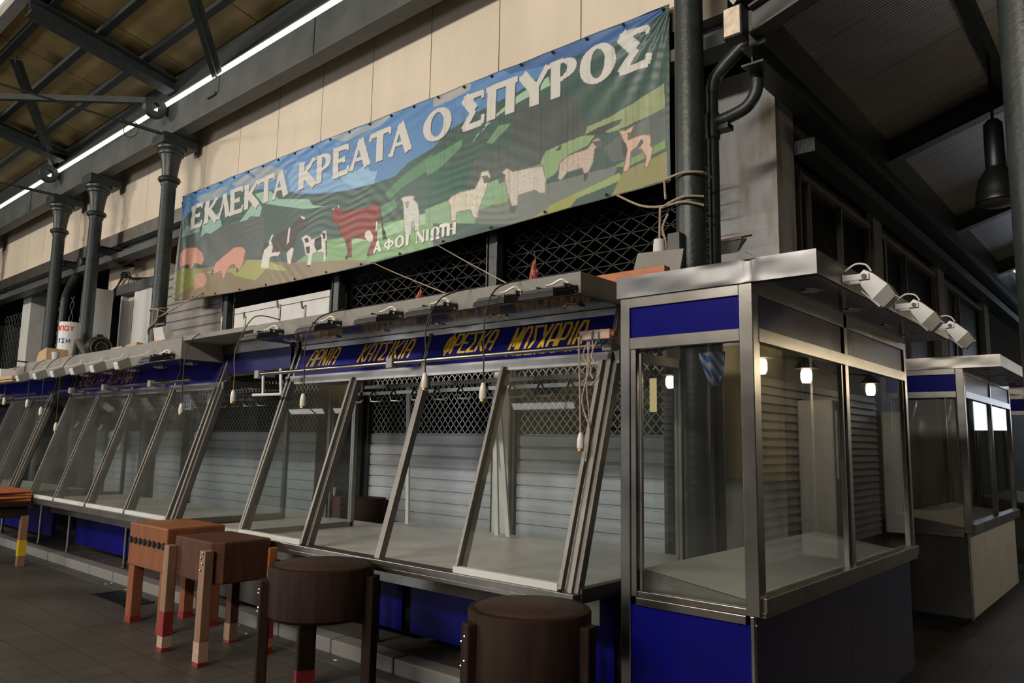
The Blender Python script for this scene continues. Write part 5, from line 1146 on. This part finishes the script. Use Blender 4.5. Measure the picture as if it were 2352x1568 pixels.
for i in range(7):
    a = i * .9; b.tube(curve_pts([(-14.9 - .1 * i, 5.58, 4.15), (-14.6, 5.56, 4.5 + .03 * math.sin(a)), (-14.45 + .1 * math.cos(a), 5.55, 4.6 + .06 * math.sin(a)), (-14.2, 5.57, 4.52), (-13.4 - .15 * i, 5.58, 4.42)]), .009, 5)
b.build('cables', 'black', t, True)
# clutter on the left canopy
t = T('cardboard_box', 'small crumpled cardboard box on the left end of the left canopy', 'box', (-11.9, 3.7, 2.636))
MB().hexa([(-12.05, 3.55, 2.637), (-11.62, 3.55, 2.637), (-11.62, 3.85, 2.637), (-12.05, 3.85, 2.637), (-12.0, 3.57, 2.80), (-11.66, 3.56, 2.84), (-11.64, 3.82, 2.83), (-12.02, 3.84, 2.79)]).build('box', 'card', t)
t = T('paper_cup', 'white paper cup standing beside the cardboard box', 'cup', (-11.45, 3.62, 2.636))
MB().lathe([(.035, 2.637), (.05, 2.77), (.045, 2.77)], (-11.48, 3.62, 0), 16).build('cup', 'white_d', t, True)
t = T('fan', 'round dark fan standing on the left canopy before the sign roll', 'fan', (-10.75, 3.9, 2.636))
MB().lathe([(.14, -.08), (.16, -.06), (.16, .06), (.13, .08)], (-10.75, 3.9, 2.80), 28, 'X').build('drum', 'black', t, True)
MB().torus((-10.66, 3.9, 2.80), .13, .01, 'X', 28, 6).torus((-10.66, 3.9, 2.80), .07, .008, 'X', 22, 6).build('guard', 'greyd', t, True)
MB().box(-10.85, 3.84, 2.637, -10.65, 3.96, 2.66).build('foot', 'black', t)
t = T('hose', 'thick grey hose arching over the left canopy beside the leftmost column', 'hose', (-11.9, 4.1, 2.636))
MB().tube(curve_pts([(-13.2, 4.4, 2.66), (-12.9, 4.35, 2.95), (-12.4, 4.2, 3.05), (-11.9, 4.1, 2.9), (-11.3, 4.0, 2.68)]), .05, 12).build('hose', 'greyd', t, True)
t = T('work_lamp', 'tilted silver work lamp on the left canopy at the banner column', 'lamp', (-8.1, 3.6, 2.636))
MB().hexa([(-8.25, 3.55, 2.66), (-8.0, 3.55, 2.66), (-7.98, 3.62, 2.72), (-8.2, 3.62, 2.72), (-8.2, 3.5, 2.80), (-7.98, 3.5, 2.80), (-7.96, 3.58, 2.83), (-8.16, 3.58, 2.83)]).build('housing', 'white_d', t)
MB().tube([(-8.28, 3.56, 2.64), (-8.26, 3.54, 2.78), (-8.14, 3.5, 2.84), (-7.96, 3.52, 2.84)], .012, 6).build('handle', 'steel', t)
MB().box(-8.28, 3.5, 2.637, -7.95, 3.64, 2.66).build('foot', 'plank', t)
for i, (x, l) in enumerate(((-8.75, 'larger curled wood offcut on the left canopy'), (-9.15, 'smaller wood offcut on the left canopy, left of the larger'))):
    t = T('wood_offcut', l, 'wood offcut', (x, 3.55, 2.636), 'wood offcuts on the left canopy')
    MB().hexa([(x - .15, 3.5, 2.637), (x + .12, 3.52, 2.637), (x + .12, 3.6, 2.637), (x - .15, 3.6, 2.637), (x - .13, 3.5, 2.665), (x + .12, 3.52, 2.69 - .02 * i), (x + .11, 3.6, 2.68 - .02 * i), (x - .14, 3.6, 2.66)]).build('offcut', 'card', t)
for (x0, l) in ((-7.1, 'left pair of bent wire hooks standing on the link canopy'), (-6.05, 'right pair of bent wire hooks standing at the shutter box')):
    t = T('wire_hooks', l, 'hook', (x0, 3.8, 2.642), 'wire hooks on the link canopy')
    b = MB()
    for q in (0, .16): b.tube(curve_pts([(x0 + q, 3.7 + q, 2.642), (x0 + q, 3.7 + q, 2.82), (x0 + q - .03, 3.72 + q, 2.86), (x0 + q - .2, 3.8 + q, 2.87), (x0 + q - .3, 3.85 + q, 2.95)]), .010, 6)
    b.build('hooks', 'lattice', t, True)
# price tags hung in the left counter
for (x, z0_, z1_, l, w) in ((-8.34, 1.95, 2.20, 'left blue and white price tag reading 5.99 behind the left counter glass', ['5', '9', '9']), (-7.78, 2.0, 2.23, 'right blue and white price tag behind the left counter glass', ['4', '9'])):
    t = T('price_tag', l, 'price tag', (x, 4.0, z1_), 'price tags in the left counter')
    MB().box(x - .095, 4.0, z0_, x + .095, 4.004, z1_).build('card', mat('pale_blue_card', (0.33, 0.37, 0.46), .6), t)
    DG = {'5': [[(1, 1), (0, 1), (0, .55), (.8, .55), (1, .4), (1, .1), (.8, 0), (0, 0)]], '9': [[(1, .5), (0, .5), (0, 1), (1, 1), (1, 0), (0, 0)]], '4': [[(.8, 0), (.8, 1), (0, .35), (1, .35)]]}
    b = MB(); n_ = len(w)
    for i, c in enumerate(w):
        bx = x - .08 + i * .16 / n_ + .005; bw = .16 / n_ - .018
        for st in DG[c]:
            for (p0, p1), (q0, q1) in zip(st[:-1], st[1:]): b.bar((bx + p0 * bw, 3.998, z0_ + .03 + p1 * .11), (bx + q0 * bw, 3.998, z0_ + .03 + q1 * .11), .014, .003, (0, 0, 1) if p1 == q1 else (1, 0, 0.01))
    b.box(x - .08, 3.9975, z1_ - .05, x + .05, 3.9995, z1_ - .03)
    b.build('digits', M['bluep'], t)
# ================================================================== FAR LEFT FLOOR THINGS
t = T('work_table', 'dark wooden work table at far left with a yellow taped leg', 'table', (-12.3, 3.15, 0))
MB().box(-13.7, 2.95, .74, -11.05, 3.385, .80).box(-13.6, 3.0, .60, -11.1, 3.35, .74).build('top', 'wood_d', t, bevel=.005)
for (x, y) in ((-11.11, 3.33), (-11.3, 3.0), (-13.6, 3.0), (-13.6, 3.33)):
    l = MB().box(x - .04, y - .04, 0, x + .04, y + .04, .62).build('leg', 'wood_t' if (x, y) == (-11.11, 3.33) else 'wood_d', t)
    if (x, y) == (-11.11, 3.33): MB().box(x - .042, y - .042, .12, x + .042, y + .042, .32).build('tape_band', 'yel', l)
for i in range(4):
    t = T('wood_board', ('lowest', 'second lowest', 'third', 'topmost')[i] + ' rough orange board in the stack on the work table', 'board', (-12.2, 3.15, .80 + i * .03), 'rough boards stacked on the work table')
    z = .802 + i * .036; o_ = .06 * (i % 2)
    MB().hexa([(-13.5 + o_, 2.96 + o_, z), (-11.12 + o_, 2.98, z), (-11.08, 3.38, z), (-13.5, 3.38, z), (-13.5 + o_, 2.96 + o_, z + .028), (-11.15 + o_, 2.98, z + .03), (-11.08, 3.38, z + .028), (-13.5, 3.38, z + .026)]).build('board', 'plank', t, bevel=.004)
t = T('white_box_lamp', 'white box lamp with yellow edge at the left picture edge', 'lamp', (-12.2, 3.2, 2.42))
MB().hexa([(-12.5, 3.1, 2.43), (-11.85, 3.1, 2.40), (-11.85, 3.3, 2.40), (-12.5, 3.3, 2.43), (-12.45, 3.12, 2.56), (-11.95, 3.12, 2.52), (-11.95, 3.28, 2.52), (-12.45, 3.28, 2.56)]).build('housing', 'white_d', t)
MB().box(-12.6, 3.08, 2.36, -11.30, 3.2, 2.40).box(-12.6, 3.1, 2.33, -11.35, 3.22, 2.36).build('tray', 'card', t)
MB().tube([(-12.1, 3.2, 2.56), (-12.1, 3.3, 2.66), (-12.2, 3.5, 2.66)], .01, 6).build('hanger', 'black', t)
t = T('drain_grate', 'black iron drain grate in the floor beside the orange block', 'grate', (-8.2, 3.42, 0))
b = MB().box(-8.62, 3.27, .001, -7.80, 3.29, .010).box(-8.62, 3.55, .001, -7.80, 3.57, .010).box(-8.62, 3.27, .001, -8.60, 3.57, .010).box(-7.82, 3.27, .001, -7.80, 3.57, .010)
for i in range(16): b.box(-8.60 + i * .05, 3.29, .002, -8.57 + i * .05, 3.55, .008)
b.box(-8.60, 3.29, .0005, -7.82, 3.55, .0012)
b.build('grate', 'black', t)
# litter in the gutter
rr = random.Random(11)
for i in range(9):
    x = rr.uniform(-9.6, -4.5); y = rr.uniform(3.55, 3.68)
    t = tag(MB().hexa([(x, y, .005), (x + .03, y + .004, .005), (x + .034, y + .02, .006), (x + .004, y + .018, .005), (x, y, .009), (x + .03, y + .004, .012), (x + .034, y + .02, .010), (x + .004, y + .018, .009)]).build('paper_scrap', 'white_d'), 'tiny white paper scrap lying in the dark gutter along the kerb', 'paper scrap', 'paper scraps in the gutter')
# ================================================================== SIDE AISLE
t = T('pendant_lamp', 'dark bell-shaped industrial pendant lamp beside the right edge column', 'lamp', (-0.93, 7.2, 3.7))
MB().lathe([(.165, 3.70), (.168, 3.72), (.16, 3.74), (.155, 3.80), (.13, 3.90), (.085, 3.98), (.07, 4.0)], (-.95, 7.2, 0), 32).build('bell_shade', 'black', t, True)
MB().lathe([(.150, 3.695), (.10, 3.67), (.0, 3.66)], (-.95, 7.2, 0), 28).build('glass', 'greyd', t, True)
MB().lathe([(.072, 4.0), (.075, 4.02), (.072, 4.38), (.04, 4.42)], (-.95, 7.2, 0), 20).build('gear_housing', 'black', t, True)
MB().tube([(-.95, 7.2, 4.42), (-.95, 7.2, 5.06)], .012, 8).build('stem', 'black', t)
for i, (y, l) in enumerate(((8.8, 'warm wall lantern on the opposite side of the side aisle, nearest'), (10.3, 'warm wall lantern on the opposite side of the side aisle, second'), (13.2, 'warm wall lantern on the opposite side of the side aisle, farthest'))):
    t = T('wall_lantern', l, 'lantern', (.75, y, 2.5), 'wall lanterns across the side aisle')
    MB().lathe([(.045, 2.52), (.065, 2.57), (.065, 2.66), (.05, 2.70)], (.72, y, 0), 18).build('glass_globe', 'bulb', t, True)
    MB().lathe([(.17, 2.71), (.13, 2.76), (.05, 2.84), (.02, 2.86)], (.72, y, 0), 20).build('cap', 'black', t, True)
    MB().tube([(.74, y, 2.85), (1.3, y, 2.92)], .02, 8).build('arm', 'black', t)
for i, (y0_, y1_, mm, l) in enumerate(((11.3, 11.7, 'white_d', 'narrow white metal cabinet across the side aisle'), (15.6, 18.0, 'white', 'tall white cold cabinet at the far end across the side aisle'))):
    t = T('cold_cabinet', l, 'cabinet', (1.0, y0_, 0), 'cold cabinets across the side aisle')
    MB().box(.72, y0_, .1, 1.23, y1_, 2.35).build('casing', mm, t, bevel=.02)
    MB().box(.70, y0_ + .1, 1.2, .72, y1_ - .1, 2.2).build('door', 'white', t, bevel=.01)
    MB().box(.68, y0_ + .12, 1.5, .70, y0_ + .15, 1.9).build('handle', 'steel', t)
t = T('roller_shutter', 'grey roller shutter on the opposite side of the side aisle', 'shutter', (1.2, 7, 0.1), None)
b = MB(); z = .1
while z < 2.6: b.hexa([(1.24, 8.2, z), (1.30, 8.2, z), (1.30, 15.4, z), (1.24, 15.4, z), (1.28, 8.2, z + .11), (1.30, 8.2, z + .11), (1.30, 15.4, z + .11), (1.28, 15.4, z + .11)]); z += .12
b.build('slat_curtain', 'shutter', t)
